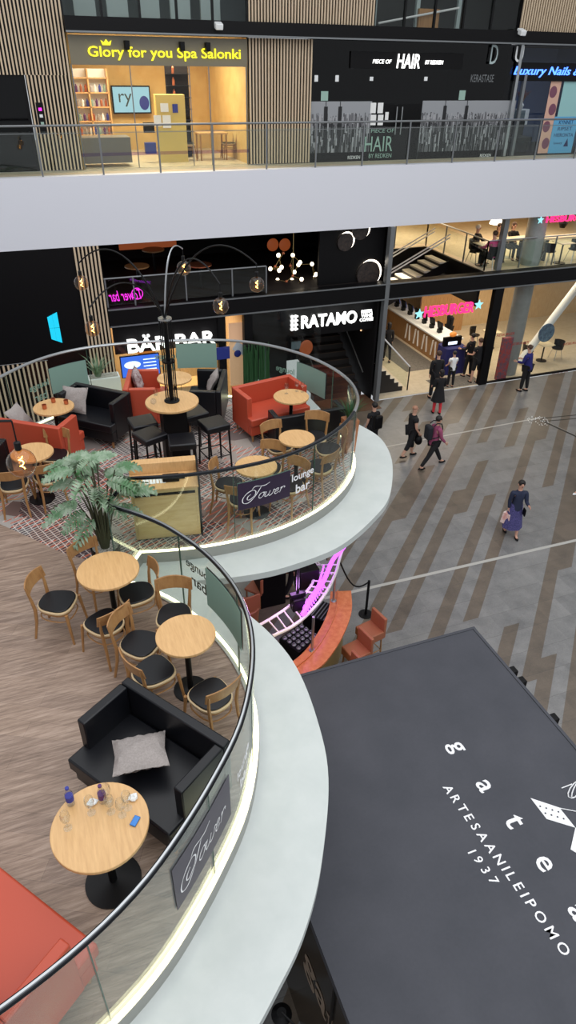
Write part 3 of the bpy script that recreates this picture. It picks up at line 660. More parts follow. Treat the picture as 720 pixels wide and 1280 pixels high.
for an,i in rad:
    hgt=.80+.38*((i*7)%10)/10; if_low=i%4==0
    if if_low: hgt*=.66
    r0=.18+.14*((i*3)%5)/5; dr=Vector((math.cos(an),math.sin(an),0))
    hb=Vector((dr.x*r0,dr.y*r0,.36+hgt)); st.tube([(dr.x*.04,dr.y*.04,.35),(dr.x*r0*.5,dr.y*r0*.5,.35+hgt*.6),hb],[.017,.012,.008],5)
    leaf(lf,hb,dr+Vector((0,0,.35 if not if_low else .1)),.34+.06*((i*5)%3),.55,.18)
for an in (0.3,2.2,4.1): leaf(lf,Vector((0,0,1.60)),Vector((math.cos(an),math.sin(an),.5)),.36,.5,.15)
st.tube([(0,0,.35),(.01,0,.9),(0,0,1.61)],[.03,.022,.01],6)
st.build('stems','stem',t); lf.build('foliage','leaf',t)
# tableware
def make_wine(label):
    t=thing('wine_glass',label,'glass'); MB().lathe([(.033,0),(.033,.003),(.005,.008),(.004,.075),(.012,.085)],(0,0,0),14).build('foot','clear',t)
    MB().lathe([(.012,.085),(.032,.105),(.038,.135),(.034,.175),(.030,.190),(.028,.190),(.031,.172),(.035,.135),(.028,.108),(.004,.092)],(0,0,0),14).build('bowl','clear',t); return t
def on_table(x,y,tb,zz=.75*S): 
    p=oz(x,y,H+zz); return (p.x,p.y,H+zz+.0005)
GW='empty wine glasses on the round tables'
for x,y,lb in ((85,1035,'tall wine glass standing alone at the left of the near table'),(114.5,1016,'wine glass beside the crumpled napkin on near table'),(139,1015,'wine glass in the middle of the near table row'),(153,1019,'wine glass nearest the blue packet on near table'),(160,1010,'wine glass beside the white tissue at the right of near table'),(135,1001,'wine glass right of the purple labelled bottle at the far rim of near table'),
   (358,492,'wine glass at the left on the table before the orange sofa'),(371,489,'wine glass in the middle on the table before the orange sofa'),(378,490,'wine glass at the right on the table before the orange sofa')):
    place(PROTO,'wine',make_wine,on_table(x,y,0),0,lb,GW)
def bottle(x,y,lab,label):
    t=thing('drink_bottle',label,'bottle',on_table(x,y,0))
    MB().lathe([(.028,0),(.031,.01),(.031,.13),(.013,.175),(.013,.19)],(0,0,0),14).build('body','bottle',t); MB().lathe([(.0315,.055),(.0315,.11)],(0,0,0),14).build('label_band',lab,t); MB().disc((0,0,0),.015,.19,.208,12,.001).build('cap',lab,t)
bottle(89,1005,'bluelabel','clear plastic bottle with blue cap and label on the near table'); bottle(129,1002,'purplelabel','clear plastic bottle with purple label among the glasses on near table')
def crumple(x,y,r,label):
    b=MB().ell((0,0,r*.4),(r,r*.8,r*.4),9,6); b.v=[(v[0]*random.uniform(.75,1.2),v[1]*random.uniform(.75,1.2),max(0,v[2]*random.uniform(.6,1.4))) for v in b.v]
    o=b.build('napkin','paper',loc=on_table(x,y,0),smooth=False); tag(o,label,'napkin','used white napkins on the near table')
crumple(116,1004,.040,'crumpled white napkin left of the purple labelled bottle'); crumple(167,998,.042,'twisted white tissue at the right rim of near table')
o=MB().obox((0,0,.008),(.085,.05,.014),R(50)).build('snack_packet','bluepack',loc=on_table(169,1027,0),bev=.006); tag(o,'small blue foil packet near the rim of the near table','packet')
for x,y,lb in ((56,511,'copper cup nearest the front on the round table beside black sofa'),(67,503,'copper cup in the middle at the far rim of the table'),(83,505,'copper cup at the right nearest the black sofa cushion')):
    o=MB().lathe([(.028,0),(.036,.01),(.038,.075),(.035,.075),(.033,.012),(1e-4,.012)],(0,0,0),14).build('copper_cup','copper',loc=on_table(x,y,0)); tag(o,lb,'cup','copper cups on one table')
o=MB().ell((0,0,.045),(.05,.05,.045),14,8).build('candle_holder','bottle',loc=(*oz(192,505,TZ).xy,TZ+.0005)); tag(o,'round grey glass candle holder on left of the mast table','candle holder')
o=MB().lathe([(.03,0),(.036,.1),(.033,.1),(.028,.01),(1e-4,.01)],(0,0,0),14).build('tumbler','clear',loc=(*oz(195,494,TZ).xy,TZ+.0005)); tag(o,'clear tumbler behind the candle holder on mast table','glass')
# ================================================================== MALL FLOOR, KIOSK, DJ BAR
struct(MB().box(-8,30,-4,20.25,-.3,0).build('floor','mall',smooth=False),'grey stone mall floor with brown slanted strips')
def strip(a,b,w,name,m='floorstrip',label=None):
    p,q=oz(*a,0),oz(*b,0); d=(q-p).normalized(); n=Vector((-d.y,d.x,0))*w/2; z=Vector((0,0,.004))
    o=MB().add([p-n+z,q-n+z,q+n+z,p+n+z,p-n,q-n,q+n,p+n],[(0,1,2,3),(4,5,1,0),(6,7,3,2)]).build(name,m,smooth=False); struct(o,label)
strip((405,748),(800,657),.09,'trim_1',label='pale metal joint strip across the floor'); strip((470,561),(676,522),.06,'trim_2',label='thin pale joint strip on the floor')
strip((676,523),(790,512),.045,'trim_3','floordark'); strip((676,527),(790,517),.045,'trim_4','floordark'); strip((676,525),(790,578),.10,'trim_5','floordark'); strip((678,525),(790,577),.04,'trim_6')
b=MB()
c=oz(674,526,.0)
for i in range(46):
    a=random.random()*6.28; r=random.random()**.6*.42; b.disc((c.x+r*1.1*math.cos(a),c.y+r*.9*math.sin(a),0),.018,.001,.012,8,.001)
struct(b.build('floor_studs','white'),'ring of pale studs in the floor')
K0,K1,KY1,KY0,KZ=1.53,5.60,6.28,-3,3.0
kb=thing('kiosk','dark grey bakery kiosk with flat roof and white lettering seen from above','kiosk',(0,0,0))
r=MB(); r.box(K0,K1,KY0,KY1,KZ-.12,KZ); r.build('roof','kroof',kb,smooth=False)
r=MB(); r.box(K1-.05,K1-.005,KY0,KY1-.01,KZ+.0,KZ+.012); r.box(K0,K1,KY1-.05,KY1-.005,KZ,KZ+.010); r.build('roof_edging','kroof',kb,smooth=False)
MB().box(K0+.02,K1-.25,KY0+.02,KY1-.25,0,KZ-.121).build('body','brownpanel',kb,smooth=False)
for i,y in enumerate((1.1,2.5,3.9,5.3)): MB().box(K0,K0+.018,y-.02,y+.02,0,KZ-.125).build('mullion','blackmetal',kb)
RZ=Matrix.Rotation(-pi/2,4,'Z')
def rooftext(s,x,y,h,w,bold=0,spacing=1,shear=0,name='lettering'):
    p=oz(x,y,KZ); b=text(s,h,w,.006,bold,shear,spacing); b.tf(Matrix.Translation((p.x,p.y,KZ+.004))@RZ); b.build(name,'decal',kb,smooth=False)
for ch,x,y,h in (('g',568,935,.245),('a',605,983,.18),('t',643,1027,.235),('e',680,1080,.18),('a',722,1141,.18),('u',768,1205,.18)): rooftext(ch,x,y,h,None,.010)
# ARTESAANILEIPOMO, letter by letter along the roof
pa,pb=oz(561,987,KZ),oz(704,1186,KZ); wd='ARTESAANILEIPOMO'
ws={'I':.5,'M':1.25,'O':1.15,'N':1.1,'L':.85,'E':.9,'T':.95,'R':1,'A':1.05,'S':.9,'P':.95}; pos=[0]
for a_,b_ in zip(wd,wd[1:]): pos.append(pos[-1]+(ws[a_]+ws[b_])/2)
for ch,t_ in zip(wd,pos):
    p=pa.lerp(pb,t_/pos[-1]); b=text(ch,.112,None,.005,.008); b.tf(Matrix.Translation((p.x,p.y,KZ+.004))@RZ); b.build('lettering','decal',kb,smooth=False)
for ch,x,y in (('1',590,1065),('9',598,1075),('3',607,1088),('7',617,1101)): rooftext(ch,x,y,.105,None,.006)
def flat(pts,name,m,z=KZ+.006,par=kb):
    q=[oz(x,y,KZ) for x,y in pts]; MB().prism([(p.x,p.y) for p in q],z-.004,z+.003).build(name,m,par,smooth=False)
flat([(663,998),(699,1010),(719,1035),(683,1024)],'pennant','decal'); flat([(719,1035),(760,1046),(748,1084),(713,1062)],'pennant','decal')
for i in range(4):
    for j in range(2):
        x,y=675+i*7.6+j*6.5,1008.5+i*2.3+j*8.6; p=oz(x,y,KZ); MB().disc((p.x,p.y,KZ),.011,.010,.0125,10,.0005).build('pennant_dot','kroof',kb)
w_=MB(); qs=[oz(x,y,KZ+.01) for x,y in ((699,1010),(725,1015),(760,1024))]; w_.tube(qs,.006,4); 
for cc,rx,ry in (((722,985),10,14),((722,985),5,14)):
    lp=[oz(cc[0]+rx*math.cos(k*.52+.4)-4*math.sin(k*.52),cc[1]+ry*math.sin(k*.52)*.9,KZ+.01) for k in range(13)]; w_.tube(lp,.007,4,cap=False)
w_.tube([oz(702,985,KZ+.01),oz(715,980,KZ+.01)],.007,4); w_.build('whisk_drawing','decal',kb)
# side lamp, and letter shapes painted in place of reflections on the kiosk side
wt=text('gateau',.55,1.9,.004,.01); wt.tf(Matrix.Translation((K0+.013,2.3,1.9))@Matrix.Rotation(-pi/2,4,'Z')@VERT); wt.build('side_reflection','side_refl',kb,smooth=False)
for x,y in ((655,853),(668,865),(716,908)):
    p=oz(x,y,KZ-.4); o=MB().box(-.03,.10,-.06,.06,0,.12).build('roof_spotlight','black',kb,loc=(K1+.001,p.y,KZ-.13),bev=.01)
l=thing('pendant_lamp','dark round lamp on an arm sticking out from the kiosk side at bottom','lamp',(K0,2.05,2.0))
p=oz(352,1268,2.1)
MB().lathe([(.05,.05),(.11,0),(.10,0),(.04,.04)],(p.x-K0,p.y-2.05,p.z-2),20).build('shade','blackmetal',l); MB().tube([(0,.0,.0),(p.x-K0,p.y-2.05,p.z-2+.05)],.012,6).build('arm','blackmetal',l)
b=MB().box(-1.6,.3,.4,3.1,0,.02); struct(b.build('floor_platform','vwood',smooth=False),'wooden floor beside the kiosk')
# ---- curved bar counter below the deck
BZ=1.12
oc=plan([(439,738),(440,762),(432,787),(419,811),(401,833),(377,846),(345,862)],BZ,1); ic=plan([(413,739),(411,760),(401,784),(383,811),(365,827),(340,845)],BZ,1)
t=thing('bar_counter','curved bar counter with glossy orange wood top on the mall floor below the deck','bar counter',(0,0,0))
poly=[(p.x,p.y) for p in oc]+[(p.x,p.y) for p in reversed(ic)]
MB().prism(poly,BZ-.06,BZ).build('counter_top','barwood',t,smooth=False,bev=.01)
n_=normals(oc); b=MB(); band(b,oc,-.16,-.13,0,BZ-.061,n_); b.build('front_panel','brass',t)
n2=normals(ic); b=MB(); band(b,[p.lerp(q,.35) for p,q in zip(resample(ic,.1),resample(oc,.1))],-.01,.01,BZ+.001,BZ+.03); b.build('raised_edge','barwood',t)
# truss with pink neon leaves
TZ2=1.95
def tz(pts,z=TZ2): return [oz(x,y,z) for x,y in pts]
t=thing('canopy_truss','white curved truss frame with a purple neon feather above the curved bar','truss',(0,0,0))
o1=catmull(tz([(341,795),(365.5,783),(385.5,767),(405.5,744),(419,718),(424,700),(429,684)]),5); i1=catmull(tz([(318,783),(326.7,780),(350,766),(368,753)]),4); i2=catmull(tz([(382,741),(388,733),(392,724),(394,702)]),4)
MB().tube(o1,.032,8).build('outer_tube','truss',t); MB().tube(i1,.028,8).build('inner_tube','truss',t); MB().tube(i2,.028,8).build('inner_tube','truss',t)
rg=MB()
for a_,b_ in (((336,776),(349,791)),((346,770),(358,786)),((355,764),(368,781)),((364,757),(377,773)),((368,753),(385,768)),((383,740),(407,742)),((387,733),(411,735)),((390,726),(415,727)),((393,716),(419,716)),((394,706),(422,706)),((396,702),(415,718))):
    rg.tube(tz([a_,b_]),.016,6)
rg.build('rungs','truss',t)
for (bx,by),(tx,ty) in (((390,813),(390,769)),((417,751),(417,716))):
    p=oz(bx,by,BZ); MB().tube([p,Vector((p.x,p.y,TZ2+.02))],.028,8).build('post','steel',t); MB().disc((p.x,p.y,BZ),.06,.0,.015,12).build('post_foot','steel',t)
nb=MB()
for k in range(11):
    s_=k/10; a_=(384+22*s_,768-34*s_); e_=(392+12*s_+5*math.sin(3*s_)-8*(1-s_),752-42*s_)
    nb.tube([oz(a_[0],a_[1],TZ2+.06),oz((a_[0]+e_[0])/2-5,(a_[1]+e_[1])/2,TZ2+.14),oz(e_[0],e_[1]-3,TZ2+.1)],.014,5)
nb.tube(catmull(tz([(378,768),(392,745),(405,725),(416,700),(430,684)],TZ2+.09),5),.045,6)
nb.build('neon_feather','purple',t)
MB().box(-.03,.03,-.03,.03,0,.35).build('post','steel',t,loc=oz(410,700,TZ2-.35))
# equipment behind the bar
def spot(name,label,cat,x,y,z,sz,m='black',rz=0,bars=None):
    p=oz(x,y,z); t=thing(name,label,cat,(p.x,p.y,0),rz); w,d,h=sz
    MB().box(-w/2,w/2,-d/2,d/2,z-h,z).build('body',m,t,bev=.01); return t,w,d,h,z
t,w,d,h,z=spot('bottle_crate','black crate full of bottles on the floor behind the curved bar','crate',375,797,.85,(.62,.55,.85),rz=R(25))
b=MB()
for i in range(5):
    for j in range(4): b.lathe([(.045,0),(.05,.03),(.02,.05),(.02,.07)],(-.24+i*.12,-.19+j*.125,z),8)
b.build('bottle_tops','greymetal',t)
t,w,d,h,z=spot('sink_unit','dark drip tray unit with grid top behind the curved bar','bar unit',400,762,.9,(.55,.5,.9),rz=R(40))
b=MB()
for i in range(7): b.box(-.25,.25,-.22+i*.07,-.20+i*.07,z,z+.012)
b.build('grid','greymetal',t)
t=thing('moving_head_light','black moving head stage light hanging under the deck edge','stage light',tuple(oz(372,742,2.3)))
MB().box(-.12,.12,-.1,.1,-.35,-.08).build('head','black',t,bev=.02); MB().box(-.15,.15,-.05,.05,-.08,.02).build('yoke','blackmetal',t,bev=.01); MB().disc((0,0,0),.07,-.37,-.352,16).build('lens','steel',t)
MB().tube([(0,0,.02),(0,0,LZ-.52-2.3+oz(372,742,2.3).z-oz(372,742,2.3).z)],.03,6).build('hanger','blackmetal',t)
t=thing('loudspeaker','black loudspeaker box mounted near the truss under the far deck','loudspeaker',tuple(oz(384,708,2.2))); MB().box(-.2,.2,-.16,.16,-.45,0).build('cabinet','black',t,bev=.015); MB().disc((0,-.162,0),.1,0,.001,16); MB().tube([(0,0,0),(0,0,LZ-.52-2.2)],.02,6).build('hanger','blackmetal',t)
t=thing('bottle_fridge','dark bottle fridge with pale bottle necks under the deck','fridge',tuple(oz(350,752,0))); MB().box(-.5,.1,-.1,.4,0,1.35).build('cabinet','black',t,bev=.01)
for i in range(4): MB().lathe([(.035,0),(.035,.12),(.012,.17),(.012,.22)],(-.42+i*.12,.02,1.35),8).build('bottle','white',t)
for i,(x,y) in enumerate(((308,756),(322,733),(356,708))):
    p=oz(x,y,.45); o=thing('low_chair',['rounded terracotta lounge chair under the deck, left edge of the gap','brown wooden chair under the deck in the middle of the gap','brown wooden chair under the deck beside the dark fridge'][i],'chair',(p.x,p.y,0),R(100+30*i),'chairs in the shade under the deck')
    MB().lathe([(.26,.1),(.30,.42),(.28,.44)],(0,0,0),20).build('seat','terra',o) if i==0 else MB().box(-.22,.22,-.22,.22,.4,.46).build('seat','terra',o,bev=.01)
    MB().box(-.24,-.2,-.22,.22,.46,.85).build('backrest','terra',o,bev=.01)
    for a_ in (-.18,.18):
        for b_ in (-.18,.18): MB().tube([(a_,b_,0),(a_,b_,.42)],.02,6).build('leg','chairwood',o)
def make_hstool(label):
    t=thing('high_chair',label,'chair')
    MB().box(-.22,.20,-.22,.22,.55,.75).build('seat','terra',t,bev=.02); MB().box(.17,.24,-.22,.22,.56,1.08).build('backrest','terra',t,bev=.02)
    for a_ in (-.17,.17):
        for b_ in (-.17,.17): MB().tube([(a_*1.1,b_*1.1,0),(a_,b_,.55)],.018,6).build('leg','chairwood',t)
    MB().tube([(-.18,-.18,.22),(-.18,.18,.22),(.18,.18,.22),(.18,-.18,.22),(-.18,-.18,.22)],.012,6).build('foot_rest','chairwood',t)
    return t
for (x,y),lb in (((463,786),'terracotta high chair farthest along the curved bar, beside the rope post'),((446,811),'terracotta high chair in the middle by the curved bar'),((437,842),'terracotta high chair mostly hidden behind the kiosk roof edge')):
    p=oz(x,y,.75); place(PROTO,'hst',make_hstool,(p.x,p.y,0),R(20 if lb[23]=='f' else 12),lb,'terracotta high chairs at the curved bar')
p=oz(457,768,0); t=thing('rope_barrier','black rope post with a sagging rope leading under the deck','barrier',(p.x,p.y,0))
MB().tube([(0,0,0),(0,0,.98)],.03,8).build('post','blackmetal',t); MB().disc((0,0,0),.16,0,.02,20).build('foot','blackmetal',t)
q=oz(424,700,1.9)-p; a=Vector((0,0,.95)); b=Vector((q.x,q.y,1.9)); MB().tube([a.lerp(b,k/10)-Vector((0,0,.38*math.sin(pi*k/10))) for k in range(11)],.018,6).build('rope','black',t)
struct(MB().box(-6,1.8,11.5,11.7,0,H-.66).build('wall_under','dark',smooth=False)); 
struct(MB().lathe([(.3,0),(.3,H-.66)],(.9,9.6,0),24).build('column_1','dark'),'round column holding the deck')
struct(MB().lathe([(.3,0),(.3,H-.66)],(-1.9,4.5,0),24).build('column_2','dark'))
# ================================================================== FACADE
Y0=20.3; YU=21.5
def bx(name,x0,x1,y0,y1,z0,z1,m,st=True,label=None,par=None,bev=0):
    o=MB().box(x0,x1,y0,y1,z0,z1).build(name,m,par,smooth=False,bev=bev)
    if st: struct(o,label)
    return o
def slats(name,x0,x1,y,z0,z1,sp=.088,w=.042,label=None):
    b=MB(); n=int((x1-x0)/sp)
    for i in range(n): x=x0+(i+.5)*(x1-x0)/n; b.box(x-w/2,x+w/2,y-.05,y,z0,z1)
    b.cur=1; b.box(x0,x1,y,y+.04,z0,z1); o=b.build(name,['slat','black'],smooth=False); struct(o,label)
# upper storey
bx('floor',-6,30,Y0+.02,30,7.35,7.74,'beigetile',label='upper walkway floor')
bx('trim_7',-6,30,Y0,Y0+.3,6.0,7.75,'slab',label='broad white floor edge across the atrium')
bx('ceiling',-6,30,Y0+.3,30,6.0,6.1,'dark'); 
slats('wall_upper',-4.5,2.05,YU,9.95,13,label='light wooden slat cladding'); slats('wall_upper',.92,2.05,YU,7.76,9.95); 
t=thing('lift_door','black glass doorway in the wooden slat wall at upper left','door',(0,YU,7.75)); MB().box(-1.6,.9,0,.06,0,2.2).build('frame','black',t,bev=.01); MB().box(-1.5,-.36,-.01,0,.03,2.12).build('door_leaf','black_gloss',t); MB().box(-.33,.82,-.01,0,.03,2.12).build('door_leaf','black_gloss',t)
for k in range(2): pass
t=thing('lift_panel','narrow black sign plate with small icons on the slat wall','sign',(1.15,YU-.052,9.0)); MB().box(-.09,.09,-.02,0,-.35,.35).build('plate','black',t)
for z,m in ((.2,'magenta'),(.05,'white'),(-.12,'mintletter')): MB().box(-.04,.04,-.026,-.02,z-.035,z+.035).build('icon',m,t)
slats('wall_upper',6.87,8.8,YU,7.76,10.85); slats('wall_upper',6.87,10.66,YU,11.2,13); slats('wall_upper',15.6,22,YU-.05,11.2,13)
bx('beam',2.05,22,YU-.25,YU+.1,10.86,11.2,'black',label='black horizontal beam'); bx('beam',2.05,22,YU-.3,YU-.25,10.86,10.90,'greymetal')
for i,(x,y) in enumerate(((273,32),(652,40))):
    p=oy(x,y,YU-.3); o=MB().obox((0,0,0),(.2,.26,.14),0,.3).build('security_camera','white',loc=p,bev=.02); tag(o,['small white camera box on the black beam, middle of the upper facade','small white camera box on the black beam, upper right'][i],'camera','camera boxes on the beam')
# windows over the beam
for n_,(x0,x1) in enumerate(((2.05,6.87),(10.66,15.6))):
    t=thing('office_window',['row of grey glass panes above the spa sign','dark glazing with white columns above the hair salon'][n_],'window',(x0,YU,11.2)); W=x1-x0
    MB().box(0,W,.02,.04,0,1.9).build('glass','shopglass',t)
    for k in range(6): x=W*k/5; MB().box(x-.03,x+.03,-.02,.06,0,1.9).build('mullion','blackmetal',t)
    MB().box(-1,W+4,2.2,2.25,0,2).build('back_panel','officegrey' if n_==0 else 'officedark',t)
    for k in range(5 if n_==0 else 3): 
        x=.4+k*(W-.6)/(5 if n_==0 else 3); MB().box(x,x+(.55 if n_==0 else .12),.9,1.0,0,2).build('blind' if n_==0 else 'column','officepale',t)
    if n_: MB().tube([(.5,.7,.1),(3.2,.7,.55)],.03,6).build('handrail','white',t); MB().box(1.9,2.6,.8,.95,0,.5).build('cupboard','vwood',t)
bx('ceiling',-6,30,YU+.1,30,13,13.1,'white')
def room(x0,x1,y0,y1,z0,z1,mw,mf,mc=None,sides=True,tagn='wall_shop'):
    bx(tagn,x0,x1,y1,y1+.1,z0,z1,mw)
    if sides: bx(tagn,x0-.05,x0,y0,y1,z0,z1,mw); bx(tagn,x1,x1+.05,y0,y1,z0,z1,mw)
    bx('floor',x0,x1,y0,y1,z0,z0+.012,mf); bx('ceiling',x0,x1,y0,y1,z1-.012,z1,mc or mw)
def area(loc,sx,sy,power,color=(1,1,1),rot=(0,0,0),name='area_lamp'):
    l=bpy.data.lights.new(name,'AREA'); l.shape='RECTANGLE'; l.size=sx; l.size_y=sy; l.energy=power; l.color=color
    o=bpy.data.objects.new(name,l); COL.objects.link(o); o.location=loc; o.rotation_euler=rot; return o
WARM=(1,.86,.64)
# ---- spa salon
room(2.1,6.85,YU+.08,26,7.74,10.86,'warmwall','beigetile','cream')
area((4.4,23,10.7),3.5,2.0,300,WARM)
t=thing('shop_sign','yellow lit spa salon sign across the top of the shop window','sign',(4.6,YU,10.2))
MB().box(-2.5,2.25,.0,.02,-.02,.62).build('backboard','signboard',t); wall_text('Glory for you Spa Salonki',0,-.04,.24,.30,4.1,'yellowlit','lettering',t,bold=.012)
MB().add([(-1.66,-.05,.41),(-1.7,-.05,.52),(-1.62,-.05,.47),(-1.56,-.05,.54),(-1.5,-.05,.47),(-1.42,-.05,.52),(-1.46,-.05,.41)],[(0,1,2),(0,2,3),(0,3,4),(0,4,6),(4,5,6)]).build('crown','yellowlit',t,smooth=False)
for i,x in enumerate((3.55,5.0,5.7)): o=MB().box(-.06,.06,-.1,.1,-.2,0).build('track_spotlight','black',loc=(x,YU-.12,10.72),bev=.01); tag(o,['leftmost of the three black spotlights above the spa sign','middle one of the three black spotlights above the spa sign','rightmost of the three black spotlights above the spa sign'][i],'spotlight','spotlights over the spa sign')
bx('window_1',2.1,6.85,YU+.05,YU+.065,7.76,10.2,'shopglass'); 
for x in (2.1,3.6,5.2,5.75,6.83): bx('trim_8',x-.012,x+.012,YU+.04,YU+.08,7.76,10.2,'greymetal')
def on_wall(x,y,Y): p=oy(x,y,Y); return p
def rect(name,x0,y0,x1,y1,Y,m,dep=.04,par=None,label=None,cat=None,group=None):
    a=oy(x0,y0,Y);b=oy(x1,y1,Y); ax,bx_=sorted((a.x,b.x)); az,bz=sorted((a.z,b.z)); cx,cz=(ax+bx_)/2,az
    o=MB().box(ax-cx,bx_-cx,-dep/2,dep/2,0,bz-az).build(name,m,par,loc=(cx,Y,cz),smooth=False)
    if label: tag(o,label,cat,group)
    return o
t=thing('television','wall television showing a pale picture with the letters ry','television',tuple(oy(166,142,25.8)))
MB().box(-.62,.62,-.04,.04,0,.78).build('frame','black',t,bev=.01); MB().box(-.58,.58,-.05,-.041,.04,.74).build('screen','tvscreen',t); wall_text('ry',-.2,-.055,.38,.36,.42,'decal_dark','lettering',t,depth=.004); MB().ell((.4,-.052,.3),(.16,.004,.2)).build('picture_shape','bluelabel',t)
SHX=oy(116,150,24.8).x
t=thing('display_shelf','lit shelf rack full of small bottles at the left of the spa','shelf',(SHX,24.8,7.75))
MB().box(-.58,.58,.3,.36,0,2.3).build('back','white',t)
for k in range(6): MB().box(-.58,.58,0,.3,.15+k*.38,.18+k*.38).build('shelf_board','oak',t)
for x in (-.58,0,.58): MB().box(x-.02,x+.02,0,.3,0,2.3).build('upright','oak',t)
cols=['white','copper','purplelabel','bluelabel','cloth','terra','mint']; 
bp=[]
def make_sb(m):
    def f(label):
        o=MB().lathe([(.035,0),(.038,.01),(.038,.15),(.015,.18),(.015,.21)],(0,0,0),8).build('cosmetic_bottle',m); tag(o,label,'bottle'); return o
    return f
for k in range(5):
    for j in range(8):
        m=cols[(k*5+j*3)%7]; place(PROTO,'sb'+m,make_sb(m),(SHX-.5+j*.14,24.92,7.75+.181+k*.38),0,'small cosmetic bottle on the lit shelf rack in the spa','cosmetic bottles on the spa shelf')
t=thing('display_shelf','dark shelf tower with bottles beside the yellow pillar in the spa','shelf',(5.35,23.5,7.75))
MB().box(-.35,.35,.3,.34,0,2.5).build('back','dark2',t)
for k in range(8): MB().box(-.35,.35,0,.3,.1+k*.3,.12+k*.3).build('shelf_board','blackmetal',t); place(PROTO,'sbcopper',make_sb('copper'),(5.2,23.62,7.75+.121+k*.3),0,'amber bottle on the dark shelf tower in the spa','amber bottles on the shelf tower')
rect('wall_pillar',200,208,229,118,22.6,'yellowpanel',.3,label='pale yellow pillar with notices in the spa window',cat='pillar')
for i,(a,b,c,d) in enumerate(((193,158,201,144),(204,160,213,144),(216,141,222,130),(201,140,210,129))): rect('notice',a,b,c,d,22.4,'paper' if i!=2 else 'bluelabel',.01,label=['white notice sheet, lower left on the spa pillar','white notice sheet, lower right on the spa pillar','small blue notice at the top right of the spa pillar','white notice sheet at the top of the spa pillar'][i],cat='notice',group='notices in the spa window')
for i,x in enumerate((279,291,303)):
    p=oy(x,158,25.7); t=thing('framed_certificate',['leftmost of the three small framed certificates in the spa','middle one of the three small framed certificates in the spa','rightmost of the three small framed certificates in the spa'][i],'picture',(p.x,25.9,p.z),group='framed certificates in the spa'); MB().box(-.15,.15,-.03,0,0,.45).build('frame','black',t); MB().box(-.12,.12,-.034,-.031,.04,.41).build('print','paper',t)
t=thing('reception_table','small wooden table at the right of the spa window','table',(6.1,22.9,7.752)); MB().box(-.45,.45,-.3,.3,.70,.74).build('table_top','oak',t)
for a_ in (-.4,.4):
    for b_ in (-.25,.25): MB().box(a_-.02,a_+.02,b_-.02,b_+.02,0,.70).build('leg','chairwood',t)
for i,(x,r_) in enumerate(((5.35,0),(6.5,pi))):
    dup(PROTO['chair'],(x+ (0 if i==0 else .15),22.9,7.752),r_,['pale cafe chair left of the spa table','pale cafe chair right of the spa table'][i],'chairs in the spa')
rect('product_counter',105,203,160,170,22.2,'stonecounter',.7,label='low counter with glass front at the left of the spa window',cat='counter')
rect('blue_display',182,192,194,178,22.6,'bluelabel',.2,label='small blue lit display unit in the spa window',cat='display')
rect('makeup_chair_back',180,166,192,153,23.2,'black',.12,label='black chair back in front of the spa television',cat='chair')
rect('window_band',100,196,330,186,YU+.03,'violetfilm',.004,label='faint violet film strip along the spa glass',cat='window film')
# ---- hair salon
room(8.82,15.5,YU+.1,25,7.74,10.86,'dark','dark2','dark')
bx('window_2',8.82,15.85,YU+.05,YU+.065,7.76,10.85,'smoke')
t=thing('shop_sign','white lit letters of the hair salon sign on its black front','sign',(11.9,YU-.02,10.38)); MB().box(-1.9,1.9,.02,.04,-.2,.22).build('backboard','black',t)
wall_text('HAIR',0,0,0,.36,.78,'whitelit','lettering',t,bold=.012,shear=.1); wall_text('PIECE OF',-.88,0,-.02,.10,.62,'whitelit','lettering',t,shear=.2); wall_text('BY REDKEN',.88,0,-.02,.10,.62,'whitelit','lettering',t,shear=.2)
def city(label,x0,y0,x1,y1,seed):
    a=oy(x0,y0,YU-.02); b=oy(x1,y1,YU-.02); W=b.x-a.x; Hh=a.z-b.z; t=thing('city_photo_panel',label,'window picture',(a.x,YU+.05,b.z),group='black and white city photo panels'); rnd=random.Random(seed)
    MB().box(0,W,-.005,0,0,Hh).build('sheet','citysky',t)
    g=MB()
    for row,(hh0,nn,wm) in enumerate(((.80,70,.05),(.68,60,.06))):
        for i in range(int(W*nn)):
            w=rnd.uniform(.015,wm); x=rnd.uniform(0,W-w); g.cur=rnd.choice((2,3,3,2,1) if row==0 else (1,2,3,1,0)); y=-.0055-.0015*row-.001*rnd.random(); g.box(x,x+w,y-.0005,y,Hh*(.5 if row==0 else .3),Hh*hh0*rnd.uniform(.88,1.03))
    for i in range(int(W*90)):
        w=rnd.uniform(.02,.06); x=rnd.uniform(0,W-w); d_=rnd.random(); h=Hh*(.58-.34*d_)*rnd.uniform(.75,1.12); g.cur=rnd.choice((0,0,1,2,3)); y=-.0105-.002*d_
        g.box(x,x+w,y-.001,y,0,min(h,Hh*.95))
    for x in (W*.22,W*.45): g.cur=0; g.box(x,x+.12,-.013,-.011,0,Hh*.92); g.box(x+.05,x+.07,-.013,-.011,Hh*.9,Hh*1.0)
    g.build('skyline',['city0','city1','city2','city3'],t,smooth=False)
    MB().box(0,W,-.016,-.013,0,Hh*.18).build('black_band','black',t); wall_text('REDKEN',W*.75,-.018,Hh*.09,.09,.42,'decal','lettering',t,depth=.004)
    return t
city('black and white city skyline picture on the hair salon glass, left panel',389,127,461,203,3); city('black and white city skyline picture on the hair salon glass, right panel',530,126,634,200,8)
rect('dark_door_pane',462,204,528,130,YU+.044,'black',.008,label='black glass door pane between the two city pictures',cat='door')
t=thing('salon_lettering','large pale lettering low on the salon door glass','lettering',(oy(474,180,YU).x,YU+.03,oy(474,180,YU).z)); wall_text('HAIR',0,0,0,.42,.98,'mintletter','lettering',t,depth=.004); wall_text('BY REDKEN',.08,0,-.33,.12,.8,'mintletter','lettering',t,depth=.004); wall_text('PIECE OF',.1,0,.36,.10,.8,'mintletter','lettering',t,depth=.004)
k_=0
